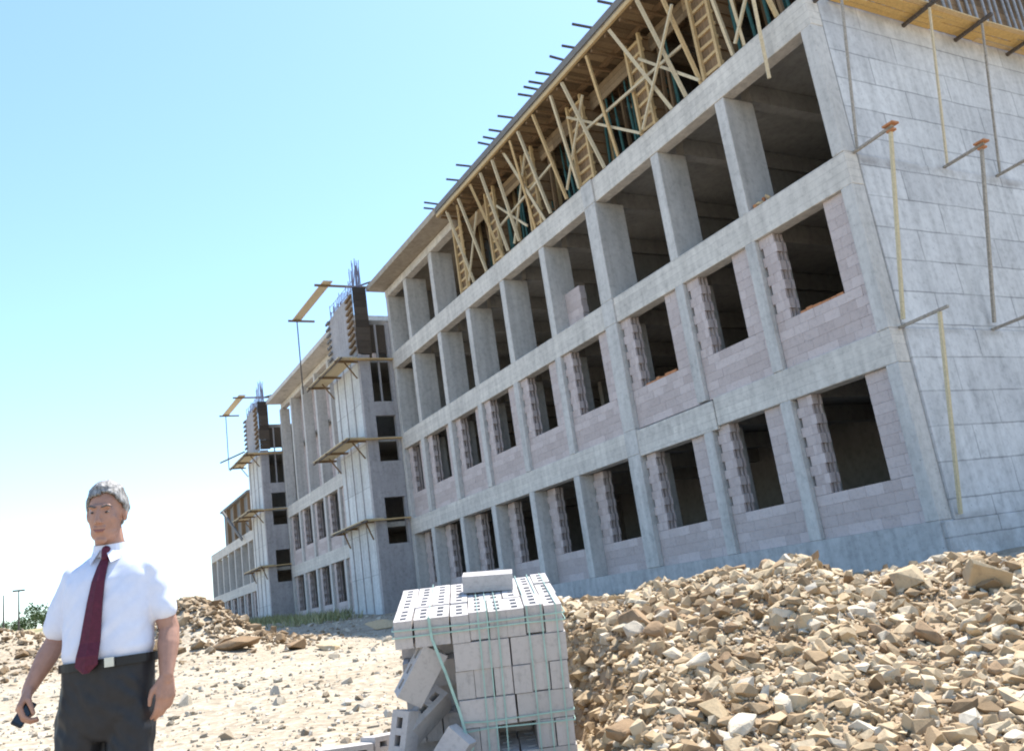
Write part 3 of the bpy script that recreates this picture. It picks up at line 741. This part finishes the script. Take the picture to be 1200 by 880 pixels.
# ------------------------------------------------------------------ far trees and lamp posts at the left edge
def tree(x, y, h, label, seed, wide=.55):
    rr = random.Random(seed); z = ground_z(x, y)-.1
    T = empty('tree', (x, y, z), label, 'tree', 'trees on the far slope')
    t = MB(); t.tube((x, y, z), (x, y, z+h*.5), h*.03, 7, h*.018)
    cl = []
    for k in range(7):
        a = k*2.4; e = Vector((x+math.cos(a)*h*wide*.5, y+math.sin(a)*h*wide*.5, z+h*rr.uniform(.12, .75))); t.tube((x, y, z+h*.35), e, h*.014, 5, h*.004); cl.append(e)
    t.build('trunk', M['timber_dark'], T)
    V = MB()
    for k in range(900):
        c = rr.choice(cl); p = c + Vector((rr.gauss(0, 1), rr.gauss(0, 1), rr.gauss(0, .8)))*h*.13
        s = h*rr.uniform(.02, .045); a = Vector((rr.gauss(0,1), rr.gauss(0,1), rr.gauss(0,1))).normalized(); b = a.orthogonal().normalized(); c2 = a.cross(b)
        V.quads([p+b*s, p+c2*s, p-b*s, p-c2*s], [(0,1,2,3)])
    V.build('crown', M['leaf'], T)
for i, (a, r, h, lab) in enumerate([(-29.45, 150, 3.9, 'bushy green tree touching the man\'s sleeve on the far slope'), (-29.1, 145, 3.0, 'small dark tree just behind the man\'s elbow on the far slope'), (-30.0, 165, 3.0, 'low green tree right of the nearer lamp post'),
        (-30.75, 160, 2.4, 'low dark tree between the lamp posts'), (-31.3, 150, 2.2, 'low tree at the left edge of the view'), (-30.35, 170, 2.4, 'round low bush-like tree under the lamp post'), (-31.8, 155, 2.6, 'leftmost low green tree')]):
    x, y = polar_pt(r, a); tree(x, y, h, lab, 40+i, .8)
for i, (a, r, h, lab) in enumerate([(-30.27, 140, 5.2, 'tall street lamp post nearer the man on the far slope'), (-31.0, 145, 5.0, 'thin pole at the left edge of the view')]):
    x, y = polar_pt(r, a); z = ground_z(x, y)
    P = empty('street_lamp', (x, y, z), lab, 'street lamp')
    MB().tube((x, y, z), (x, y, z+h), .13, 8, .07).build('post', M['steel_dark'], P)
    if i == 0: MB().box(x-.15, x+.15, y-.75, y+.75, z+h, z+h+.22).build('lamp_head', M['steel_dark'], P)

# ------------------------------------------------------------------ strapped stack of hollow blocks on a pallet
ex = Vector((.434, .913, -.030)).normalized()
hd = Vector((0,0,1)).cross(ex).normalized()
ed = (hd*math.cos(R_(11.5)) + Vector((0,0,1))*math.sin(R_(11.5))).normalized(); ed = (ed - ex*ed.dot(ex)).normalized()
eu = ex.cross(ed).normalized()
PO = Vector((4.80, -11.655, -.030))
def PW(u, v, w): return PO + ex*u + ed*v + eu*w
PMX = Matrix(((ex.x, ed.x, eu.x, PO.x), (ex.y, ed.y, eu.y, PO.y), (ex.z, ed.z, eu.z, PO.z), (0,0,0,1)))
BL, BW, BH = .340, .1125, .166
def block_mesh():
    t = MB(); L, W, H = BL-.006, BW-.005, BH-.003
    hy = .038; ys = (W-hy)/2
    t.box(-L/2, L/2, -W/2, -W/2+ys, -H/2, H/2).box(-L/2, L/2, W/2-ys, W/2, -H/2, H/2)
    hx = .060; n = 3; web = (L-n*hx)/(n+1); x = -L/2
    for k in range(n+1):
        if k < n: t.box(x+web+.0005, x+web+hx-.0005, -W/2+ys+.0005, W/2-ys-.0005, -H/2+.0005, -H/2+.02)
        t.box(x, x+web, -W/2+ys+.0005, W/2-ys-.0005, -H/2, H/2-.0005); x += web+hx
    me = bpy.data.meshes.new('hollow_block'); me.from_pydata(t.v, [], t.f); me.materials.append(M['pblock']); return me
BM_ = block_mesh()
def block(u, v, w, lab, along_x, grp='blocks of the strapped stack', jit=1, extra=None, name='hollow_block'):
    o = bpy.data.objects.new(name, BM_); COL.objects.link(o)
    q = Matrix.Translation((u+rnd.gauss(0, .003)*jit, v+rnd.gauss(0, .004)*jit, w))
    a = (0 if along_x else math.pi/2) + rnd.gauss(0, .008)*jit
    m = q @ (Matrix.Rotation(a, 4, 'Z') if extra is None else extra)
    o.matrix_world = PMX @ m
    return tag(o, lab, 'block', grp)
rowname = ['top', 'second', 'third', 'fourth', 'fifth', 'lowest']
for c in range(6):
    w = -(c+.5)*.168
    if c % 2 == 0:
        for i in range(9):
            for d in range(3):
                if d == 0 and ((c == 2 and i < 3) or (c == 4 and (i < 3 or i in (5, 6)))): continue
                if c == 0: lab = 'block in the top course of the strapped stack, %s from left, %s row' % (ords[i], ['front', 'middle', 'rear'][d])
                elif d == 0: lab = 'end-on block in the %s course of the stack front, %s from the left' % (rowname[c], ords[i])
                else: lab = 'grey block in the inner part of the strapped stack behind its front'
                block((i+.5)*.1135, (d+.5)*.345, w + rnd.gauss(0, .002) + (.007 if c == 0 and rnd.random() < .2 else 0), lab, False)
    else:
        for i in range(3):
            for d in range(9):
                if i == 0 and d < 4: continue
                if d == 0: lab = 'lengthwise block in the %s course of the stack front, %s' % (rowname[c], ['left', 'middle', 'right'][i])
                else: lab = 'grey block in the inner part of the strapped stack behind its front'
                block((i+.5)*.345-.003, (d+.5)*.115, w, lab, True)
EU = lambda x, y, z: (Matrix.Rotation(z, 4, 'Z') @ Matrix.Rotation(y, 4, 'Y') @ Matrix.Rotation(x, 4, 'X'))
block(.60, .66, .062, 'loose block lying on its side on top of the strapped stack', True, None, 0, EU(-1.57, .03, -.06))
for (u, v, w, e, lab) in [(.135, .06, -.335, EU(.15, -.98, .12), 'tilted block slipping out under the top course at the left of the stack'),
        (.0, .03, -.70, EU(.25, -1.25, .9), 'fallen block standing askew at the left foot of the stack'),
        (.255, -.07, -.80, EU(-.35, -.92, -.15), 'fallen block leaning on the stack front near the green strap tangle'),
        (.13, .17, -.62, EU(.5, -.5, .6), 'fallen block wedged in the gap between the leaning blocks'),
        (-.02, -.10, -.90, EU(.4, .5, .5), 'lowest fallen block at the left foot of the stack'),
        (.12, -.16, -.99, EU(.1, .15, .9), 'fallen block lying flat before the stack')]:
    block(u, v, w, lab, True, 'fallen blocks beside the stack', 0, e)
for a, r, dz, rz, lab in [(-13.2, 6.9, .07, .5, 'flat pale block on the ground left of the stack, farther left of two'), (-10.6, 7.1, .075, .95, 'flat pale block on the ground touching the left side of the stack')]:
    x, y = polar_pt(r, a); o = bpy.data.objects.new('hollow_block', BM_); COL.objects.link(o)
    o.location = (x, y, ground_z(x, y)+dz-.02); o.rotation_euler = (1.57, .06, rz+1.0); o.scale = (1.15, 1, 1); tag(o, lab, 'block', 'fallen blocks beside the stack')
P = empty('wooden_pallet', PW(.5, .5, -1.14), 'wooden pallet under the strapped stack of blocks', 'pallet')
def pbox(name, u0, u1, v0, v1, w0, w1):
    t = MB(); t.box(u0, u1, v0, v1, w0, w1); t.v = [tuple(PW(*p)) for p in t.v]; t.build(name, M['timber_dark'], P)
for q in range(5): pbox('deck_board', 0, 1.03, q*.23, q*.23+.12, -1.035, -1.012)
for q in range(3): pbox('bearer', q*.46, q*.46+.1, 0, 1.04, -1.13, -1.037)
def strap(pts, lab, wd=.008):
    t = MB()
    for a, b in zip(pts[:-1], pts[1:]): t.bar(PW(*a), PW(*b), wd, .0035, up=tuple(ed))
    tag(t.build('plastic_strap', M['strap'], None), lab, 'strap', 'green straps round the block stack')
for k, (u, u2) in enumerate([(.505, .50), (.56, .552), (.62, .61), (.80, .81), (.885, .885), (.975, .972)]):
    strap([(u, 1.045, -1.0), (u, 1.045, .006), (u+.004, -.006, .006), ((u+u2)/2+.006, -.012, -.45), (u2, -.007, -1.01)], 'upright green plastic strap over the stack front, %s from the left' % ords[k+1])
strap([(.215, 1.045, .006), (.215, -.006, .006), (.225, -.012, -.12), (.29, -.03, -.33), (.345, -.025, -.55), (.372, -.04, -.68), (.33, -.06, -.80), (.26, -.13, -.92)], 'slack green strap hanging askew over the collapsed left side of the stack', .016)
strap([(.36, -.05, -.66), (.40, -.09, -.73), (.34, -.11, -.80), (.41, -.06, -.76), (.30, -.12, -.9)], 'tangled green strap end beside the leaning fallen block', .012)
for k, w in enumerate((-.052, -.095, -.63, -.69)):
    strap([(-.008 if k < 2 else .36, .0 if k > 1 else 1.04, w), (-.008 if k < 2 else .36, -.008, w), (.5, -.010, w+rnd.uniform(-.012, .012)), (.8, -.010, w+rnd.uniform(-.012, .012)), (1.03, -.008, w), (1.03, 1.04, w)], 'level green plastic strap round the stack, %s from the top' % ords[k])

# ------------------------------------------------------------------ the man
MAN_LOC = Vector((5.80, -13.26, -1.03)); MAN_ROT = R_(62.4)
def sph(c, r, nu=20, nv=14, rot=None):
    t = MB(); P = []
    for j in range(1, nv):
        th = math.pi*j/nv
        for i in range(nu):
            ph = 2*math.pi*i/nu; P.append(Vector((math.sin(th)*math.cos(ph)*r[0], math.sin(th)*math.sin(ph)*r[1], math.cos(th)*r[2])))
    P += [Vector((0,0,r[2])), Vector((0,0,-r[2]))]
    if rot: P = [rot @ p for p in P]
    c = Vector(c); F = []
    for j in range(nv-2):
        for i in range(nu): F.append((j*nu+i, (j+1)*nu+i, (j+1)*nu+(i+1) % nu, j*nu+(i+1) % nu))
    a, b = len(P)-2, len(P)-1
    for i in range(nu): F.append((a, i, (i+1) % nu)); F.append((b, (nv-2)*nu+(i+1) % nu, (nv-2)*nu+i))
    return t.quads([p+c for p in P], F)
def capsule(p0, r0, p1, r1, n=12):
    p0 = Vector(p0); p1 = Vector(p1); d = (p1-p0).normalized(); a = d.orthogonal().normalized(); b = d.cross(a)
    rings = []
    for k in range(5):
        t = (k+.35)/5.35*math.pi/2; rings.append((p0 - d*r0*math.cos(t), r0*math.sin(t)))
    rings.append((p0, r0)); rings.append((p1, r1))
    for k in range(4, -1, -1):
        t = (k+.35)/5.35*math.pi/2; rings.append((p1 + d*r1*math.cos(t), r1*math.sin(t)))
    P = []; F = []
    for c, r in rings:
        for i in range(n):
            t = 2*math.pi*i/n; P.append(c + (a*math.cos(t)+b*math.sin(t))*r)
    for j in range(len(rings)-1):
        for i in range(n): F.append((j*n+i, j*n+(i+1) % n, (j+1)*n+(i+1) % n, (j+1)*n+i))
    F.append(tuple(reversed(range(n)))); F.append(tuple(range((len(rings)-1)*n, len(rings)*n)))
    return MB().quads(P, F)
def loft(rings, n=28, power=2.3):
    P = []; F = []
    for z, cx, cy, rx, ry in rings:
        for i in range(n):
            t = 2*math.pi*i/n; c, s = math.cos(t), math.sin(t)
            P.append((cx + rx*math.copysign(abs(c)**(2/power), c), cy + ry*math.copysign(abs(s)**(2/power), s), z))
    for j in range(len(rings)-1):
        for i in range(n): F.append((j*n+i, j*n+(i+1) % n, (j+1)*n+(i+1) % n, (j+1)*n+i))
    F.append(tuple(reversed(range(n)))); F.append(tuple(range((len(rings)-1)*n, len(rings)*n)))
    return MB().quads(P, F)
def chain(pts):
    out = []
    for (a, ra), (b, rb) in zip(pts[:-1], pts[1:]): out.append(capsule(a, ra, b, rb))
    return out
def fuse(name, pieces, voxel, smooth, mat, parent, displace=None, it_f=.5):
    t = MB()
    for p in pieces: t.quads(p.v, p.f)
    me = bpy.data.meshes.new(name); me.from_pydata(t.v, [], t.f)
    tmp = bpy.data.objects.new('tmp', me); COL.objects.link(tmp)
    m = tmp.modifiers.new('r', 'REMESH'); m.mode = 'VOXEL'; m.voxel_size = voxel
    if smooth: s = tmp.modifiers.new('s', 'SMOOTH'); s.factor = it_f; s.iterations = smooth
    dg = bpy.context.evaluated_depsgraph_get(); ev = tmp.evaluated_get(dg)
    out = bpy.data.meshes.new_from_object(ev); bpy.data.objects.remove(tmp); out.name = name
    if displace:
        nr = [v.normal.copy() for v in out.vertices]
        for v, q in zip(out.vertices, nr): v.co = v.co + q*displace(v.co)
    out.materials.clear(); out.materials.append(mat)
    for p in out.polygons: p.use_smooth = True
    o = bpy.data.objects.new(name, out); COL.objects.link(o)
    if parent: o.parent = parent; ORG[o.name] = Vector((0,0,0))
    return o
man = empty('person', MAN_LOC, 'man in white short-sleeved shirt, maroon tie and dark trousers holding a phone, looking aside', 'person')
man.rotation_euler = (0, 0, MAN_ROT)
ORG[man.name] = Vector((0,0,0))
# head, in its own frame, then placed
HC = Vector((.018, -.035, 1.620)); HR = Matrix.Rotation(R_(5), 3, 'Z') @ Matrix.Rotation(R_(9), 3, 'X') @ Matrix.Rotation(R_(3), 3, 'Y')
HSC = .955
def H(p): return HC + HR @ (Vector(p)*HSC)
def hs(c, r): return sph(H(c), [q*HSC for q in r], rot=HR)
body = [hs((0, .022, .030), (.074, .095, .098)), hs((0, -.020, -.018), (.063, .074, .098)), hs((0, -.030, -.076), (.056, .056, .048)), hs((0, -.072, -.108), (.026, .019, .018)),
    capsule(H((0, -.088, .024)), .0075, H((0, -.111, -.024)), .0105), hs((.011, -.100, -.028), (.0075, .009, .007)), hs((-.011, -.100, -.028), (.0075, .009, .007)),
    capsule(H((-.040, -.079, .038)), .010, H((.040, -.079, .038)), .010), hs((.040, -.050, -.016), (.022, .022, .024)), hs((-.040, -.050, -.016), (.022, .022, .024)),
    capsule(H((-.020, -.089, -.054)), .0075, H((.020, -.089, -.054)), .0075), capsule(H((-.016, -.087, -.066)), .0075, H((.016, -.087, -.066)), .0075),
    hs((.077, .014, -.004), (.010, .020, .032)), hs((-.077, .014, -.004), (.010, .020, .032)),
    capsule(H((0, .015, -.06)), .056, (.018, .012, 1.43), .062),
    loft([(.95, -.005, 0, .155, .105), (1.1, .005, 0, .15, .10), (1.3, .014, 0, .165, .10), (1.39, .018, 0, .15, .08), (1.435, .02, 0, .085, .06)]),
    capsule((-.10, 0, .86), .085, (-.15, -.01, .50), .06), capsule((-.15, -.01, .5), .055, (-.175, .02, .06), .04), capsule((.075, 0, .86), .085, (.065, -.02, .50), .06), capsule((.065, -.02, .5), .055, (.055, .02, .06), .04),
    capsule((-.175, .02, .05), .04, (-.185, -.13, .03), .03), capsule((.055, .02, .05), .04, (.065, -.13, .03), .03)]
SHR, ELR, WRR = Vector((-.142, .005, 1.385)), Vector((-.236, .035, 1.130)), Vector((-.290, -.065, .965))
SHL, ELL, WRL = Vector((.172, .005, 1.385)), Vector((.236, .040, 1.115)), Vector((.244, -.035, .935))
for s, e, wv in ((SHR, ELR, WRR), (SHL, ELL, WRL)):
    body += chain([(s - Vector((0, 0, .03)), .040), (s.lerp(e, .5), .046), (e, .041)]); body += chain([(e, .041), (e.lerp(wv, .35), .044), (wv, .028)])
def hand(wr, a, n, s, curl, spread=.02, thumb=.6):
    """wr wrist, a along the hand, n out of the palm, s towards the thumb side"""
    a = a.normalized(); n = (n - a*n.dot(a)).normalized(); s = (s - a*s.dot(a) - n*s.dot(n)).normalized()
    out = [capsule(wr - a*.01, .025, wr + a*.02, .024)]
    for k, f in enumerate((.031, .0105, -.0105, -.031)):
        kn = wr + a*(.092 - .004*abs(k-1.2)**1.6) + s*f
        out.append(capsule(wr + a*.015 + s*f*.55, .0165, kn, .0125))
        L = (.043, .047, .044, .034)[k]; p = kn; ang = 0
        for q, (l, r) in enumerate(((L, .0095), (L*.65, .0085), (L*.52, .0075))):
            ang += curl[q] + k*.05
            d = (a*math.cos(ang) + n*math.sin(ang) + s*f*spread*10*.4).normalized(); p2 = p + d*l
            out.append(capsule(p, r+.0004, p2, r, 10)); p = p2
    t0 = wr + a*.028 + s*.024 + n*.006; t1 = t0 + (a*.75 + s*.62 + n*.25).normalized()*.040; t2 = t1 + (a*.9 + s*.15 + n*thumb).normalized()*.032; t3 = t2 + (a*.9 - s*.1 + n*thumb).normalized()*.025
    out += [capsule(wr + a*.01 + s*.012, .017, t0, .016), capsule(t0, .0145, t1, .0115), capsule(t1, .0115, t2, .0098), capsule(t2, .0098, t3, .0082)]
    return out
aR = Vector((-.30, -.42, -.86)); nR = Vector((.80, .45, -.35)); sR = Vector((.35, -.85, .25))
body += hand(WRR, aR, nR, sR, (.75, .75, .55), thumb=.9)
aL = Vector((-.04, -.10, -.99)); nL = Vector((-.75, .60, .0)); sL = Vector((-.55, -.80, .05))
body += hand(WRL, aL, nL, sL, (.30, .38, .28), thumb=.25)
bd = fuse('body', body, .0042, 6, M['skin'], man)
M['eye'] = plain('eye', (.05,.035,.03), .3, .05); M['eyewhite'] = plain('eye_white', (.22,.18,.165), .35, .05)
M['brow'] = plain('grey_brow', (.12,.105,.10), .8, .2); M['lip'] = plain('lip', (.22,.10,.085), .5, .1)
for sx in (-1, 1):
    o = fuse('eye', [hs((sx*.031, -.0785, .013), (.013, .009, .0042))], .003, 1, M['eyewhite'], man)
    q = fuse('iris', [hs((sx*.030, -.0845, .0125), (.0055, .004, .0048))], .0018, 1, M['eye'], o)
    fuse('eyebrow', [capsule(H((sx*.015, -.0925, .036)), .0045, H((sx*.034, -.0905, .043)), .005), capsule(H((sx*.034, -.0905, .043)), .005, H((sx*.052, -.079, .036)), .003)], .003, 1, M['brow'], man)
fuse('mouth', [capsule(H((-.023, -.0925, -.0600)), .0034, H((.023, -.0925, -.0600)), .0034), capsule(H((-.015, -.0945, -.0665)), .005, H((.015, -.0945, -.0665)), .005)], .0025, 1, M['lip'], man)
# hair: a shell that stops at hairline, temples and nape
def hair():
    nu, nv = 96, 60; V = []; keep = []
    for j in range(nv+1):
        th = math.pi*.80*j/nv
        for i in range(nu):
            ph = 2*math.pi*i/nu; d = Vector((math.sin(th)*math.cos(ph), math.sin(th)*math.sin(ph), math.cos(th)))
            p = Vector((d.x*.081, .022+d.y*.103, .032+d.z*.108))
            az0 = math.degrees(math.atan2(abs(d.x), -d.y))
            st = noise.noise(Vector((p.x*95, p.y*28, p.z*28)))*.0045 + noise.noise(Vector((p.x*30, p.y*18, p.z*18)))*.006
            front = max(0, -d.y)*max(0, d.z); thin = min(1, max(0, (az0-20)/50)) if d.z < .75 else 1
            p += d*(st*(.35+.65*thin) + .006*front + .002 + .006*max(0, d.z)*thin + .004*thin)
            az = math.degrees(math.atan2(abs(d.x), -d.y)); ln = float(np.interp(az, [0, 30, 48, 60, 72, 84, 92, 102, 112, 125, 180], [.094, .092, .078, .052, .034, -.014, -.018, .020, .018, -.058, -.075])) + (.006 if d.x > 0 else -.004)*(az < 45)
            keep.append(p.z > ln + noise.noise(p*60)*.006); V.append(H(p))
    F = []
    for j in range(nv):
        for i in range(nu):
            q = (j*nu+i, (j+1)*nu+i, (j+1)*nu+(i+1) % nu, j*nu+(i+1) % nu)
            if all(keep[k] for k in q): F.append(q)
    me = bpy.data.meshes.new('hair'); me.from_pydata(V, [], F)
    m, nt, b = new_mat('grey_hair'); p = pos(nt)
    col = ramp(nt, nz(nt, pos(nt, (1, 1, .3)), 110, 3, .6), [(.3, (.09,.085,.08)), (.5, (.22,.215,.21)), (.7, (.40,.39,.38))])
    nt.links.new(col, b.inputs['Base Color']); b.inputs['Roughness'].default_value = .6; bump(nt, b, nz(nt, pos(nt, (1,1,.25)), 120, 3), .6, .004)
    me.materials.append(m)
    for q in me.polygons: q.use_smooth = True
    o = bpy.data.objects.new('hair', me); COL.objects.link(o); o.parent = man
    s = o.modifiers.new('s', 'SOLIDIFY'); s.thickness = .012; s.offset = -1
hair()
# shirt
M['shirt'] = plain('white_shirt', (.64,.665,.77), .75, .03, 40, spec=.2, bstr=.1)
SR = [(0.985, -0.002, 0, 0.1533, 0.108), (1.03, -0.001, -0.004, 0.1688, 0.124), (1.062, 0.002, -0.008, 0.1786, 0.1302), (1.11, 0.004, -0.008, 0.1777, 0.1302), (1.2, 0.008, -0.006, 0.1748, 0.1256), (1.28, 0.012, -0.004, 0.1786, 0.1209), (1.345, 0.015, 0, 0.1824, 0.1116), (1.395, 0.017, 0.004, 0.1617, 0.093), (1.435, 0.019, 0.01, 0.1109, 0.0744), (1.468, 0.02, 0.012, 0.0677, 0.0651)]
def sleeve(s, e, k):
    d = (e-s); end = s + d*k; u = d.normalized()
    return [capsule(s + Vector((-.012 if s.x > 0 else .012, 0, -.012)), .058, s.lerp(end, .45), .060), capsule(s.lerp(end, .45), .060, end - u*.055, .063)]
def shirt_fold(co):
    n1 = noise.noise(Vector((co.x*9+co.z*6, co.y*7, co.z*7)))*.006
    n2 = noise.noise(Vector((co.x*22-co.z*18, co.y*14, co.z*12+4)))*.005
    low = max(0, 1.16-co.z)*6
    n3 = math.sin(co.x*75 + 3*noise.noise(co*9))*.0035*min(1, max(0, low))
    if abs(co.x-.05) > .12 and co.z > 1.12: n2 += noise.noise(Vector((co.z*30+co.x*20, co.y*10, 2)))*.002
    return (n1+n2+n3)*min(1, max(0, (co.z-1.03)*20))
fuse('shirt', [loft(SR, power=2.5)] + sleeve(SHR, ELR, .98) + sleeve(SHL, ELL, .85), .009, 5, M['shirt'], man, shirt_fold)
def front(z):
    zs = [r[0] for r in SR]; f = lambda k: float(np.interp(z, zs, [r[k] for r in SR]))
    return f(1), f(2)-f(4)
# collar
col_ = []
for sx in (-1, 1):
    t = MB(); a = Vector((.021+sx*.012, -.076, 1.468)); b = Vector((.021+sx*.066, -.010, 1.488)); c = Vector((.021+sx*.068, -.052, 1.432)); d = Vector((.020+sx*.042, -.098, 1.412))
    P = [a, b, c, d]; t.quads(P + [p + Vector((0, -.006, -.002)) for p in P], [(0,1,2,3), (7,6,5,4), (0,4,5,1), (1,5,6,2), (2,6,7,3), (3,7,4,0)]); col_.append(t)
ring = MB(); n = 28; P = []; F = []
for z, rr in ((1.452, .074), (1.500, .068), (1.500, .064), (1.452, .068)):
    for i in range(n):
        t = 2*math.pi*i/n; P.append((.021+rr*math.cos(t), -.002+rr*.98*math.sin(t), z + .012*math.sin(t)))
for j in range(4):
    for i in range(n): F.append((j*n+i, j*n+(i+1) % n, ((j+1) % 4)*n+(i+1) % n, ((j+1) % 4)*n+i))
ring.quads(P, F)
for t in col_: ring.quads(t.v, t.f)
ring.build('collar', M['shirt'], man)
# tie
M['tie'] = plain('maroon_tie', (.085,.014,.030), .6, .2, 60, spec=.25)
zs = [1.438, 1.40, 1.34, 1.26, 1.18, 1.10, 1.05, 1.015, .985]
hw = [.015, .021, .026, .031, .036, .041, .044, .044, .012]
V = []; F = []
for k, (z, h) in enumerate(zip(zs, hw)):
    t = (1.45-z)/.43; x = .030 - .050*t; fy = front(z)[1]; y = min(fy - .016 - (.006 if z < 1.1 else 0), -.168 if z < 1.09 else 0)
    for dx, dy in ((-h, .004), (0, -.006), (h, .004), (h, .010), (-h, .010)): V.append((x+dx, y+dy, z))
for k in range(len(zs)-1):
    for i in range(5): F.append((k*5+i, k*5+(i+1) % 5, (k+1)*5+(i+1) % 5, (k+1)*5+i))
F += [(4,3,2,1,0), tuple(range((len(zs)-1)*5, len(zs)*5))]
me = bpy.data.meshes.new('tie'); me.from_pydata(V, [], F); me.materials.append(M['tie'])
tie = bpy.data.objects.new('tie', me); COL.objects.link(tie); tie.parent = man; ORG[tie.name] = Vector((0,0,0))
fuse('knot', [capsule((.030, front(1.455)[1]-.012, 1.466), .019, (.029, front(1.43)[1]-.016, 1.434), .014)], .004, 2, M['tie'], tie)
# trousers, belt, shoes
M['trouser'] = plain('charcoal_trousers', (.014,.0145,.018), .55, .2, 30, spec=.4, bstr=.15)
def tr_fold(co):
    return noise.noise(Vector((co.x*12, co.y*10, co.z*5)))*.009 + noise.noise(Vector((co.x*26+co.z*14, co.y*22, co.z*16)))*.007*(1 if co.z < .95 else .3)
fuse('trousers', [loft([(.72, -.02, .005, .12, .09), (.80, -.018, .004, .178, .118), (.88, -.012, .004, .186, .128), (.96, -.004, 0, .182, .127), (1.022, -.001, -.002, .180, .126)], power=2.4)] +
     chain([((-.105, .0, .83), .104), ((-.150, -.01, .50), .090), ((-.175, .015, .14), .078)]) + chain([((.085, .0, .83), .098), ((.070, -.02, .50), .086), ((.056, .015, .14), .076)]), .009, 4, M['trouser'], man, tr_fold)
M['belt'] = plain('black_belt', (.015,.014,.014), .4, .15)
t = MB(); n = 48; P = []; F = []
for z, e in ((.998, .004), (1.032, .004), (1.032, -.002), (.998, -.002)):
    for i in range(n):
        a = 2*math.pi*i/n; c, s = math.cos(a), math.sin(a)
        P.append((-.001 + (.186+e)*math.copysign(abs(c)**(2/2.4), c), -.003 + (.134+e)*math.copysign(abs(s)**(2/2.4), s), z))
for j in range(4):
    for i in range(n): F.append((j*n+i, j*n+(i+1) % n, ((j+1) % 4)*n+(i+1) % n, ((j+1) % 4)*n+i))
b_ = t.quads(P, F).build('belt', M['belt'], man)
MB().box(.045, .083, -.150, -.141, .998, 1.034).build('buckle', plain('steel_buckle', (.5,.49,.46), .3, .1, metal=.9), b_)
gx = lambda x, y: ground_z(*( (MAN_LOC + Matrix.Rotation(MAN_ROT, 3, 'Z') @ Vector((x, y, 0))).xy )) - MAN_LOC.z
for x, dx in ((-.178, -.012), (.056, .012)):
    g0 = gx(x, -.05)
    fuse('shoe', [capsule((x, .05, g0+.045), .045, (x+dx, -.12, g0+.038), .045), capsule((x+dx, -.12, g0+.036), .045, (x+dx*1.3, -.19, g0+.028), .030), capsule((x, .03, g0+.05), .045, (x, .02, g0+.16), .042)], .008, 3, M['belt'], man)
# phone in his right hand
Wm = Matrix.Translation(MAN_LOC) @ Matrix.Rotation(MAN_ROT, 4, 'Z')
an = aR.normalized(); nn = (nR - an*nR.dot(an)).normalized(); ss = (sR - an*sR.dot(an) - nn*sR.dot(nn)).normalized()
c = WRR + an*.112 + nn*.024
pa = Vector((-.42, -.40, -.80)).normalized(); pn = Vector((.45, -.80, .25)); pn = (pn - pa*pn.dot(pa)).normalized(); pb = pn.cross(pa)
ph = empty('mobile_phone', Wm @ c, 'small black mobile phone held in the man\'s lowered right hand', 'phone')
def pm(p): return Wm @ (c + pa*p[0] + pb*p[1] + pn*p[2])
d1 = MB().box(-.062, .040, -.023, .023, -.007, .007); d1.v = [tuple(pm(p)) for p in d1.v]; d1.build('case', M['phone'], ph, bevel=.004)
d2 = MB().box(-.050, .028, -.020, .020, .0075, .0085); d2.v = [tuple(pm(p)) for p in d2.v]; d2.build('screen', plain('dark_glass', (.01,.011,.014), .08, .05, spec=.6, bstr=0), ph)
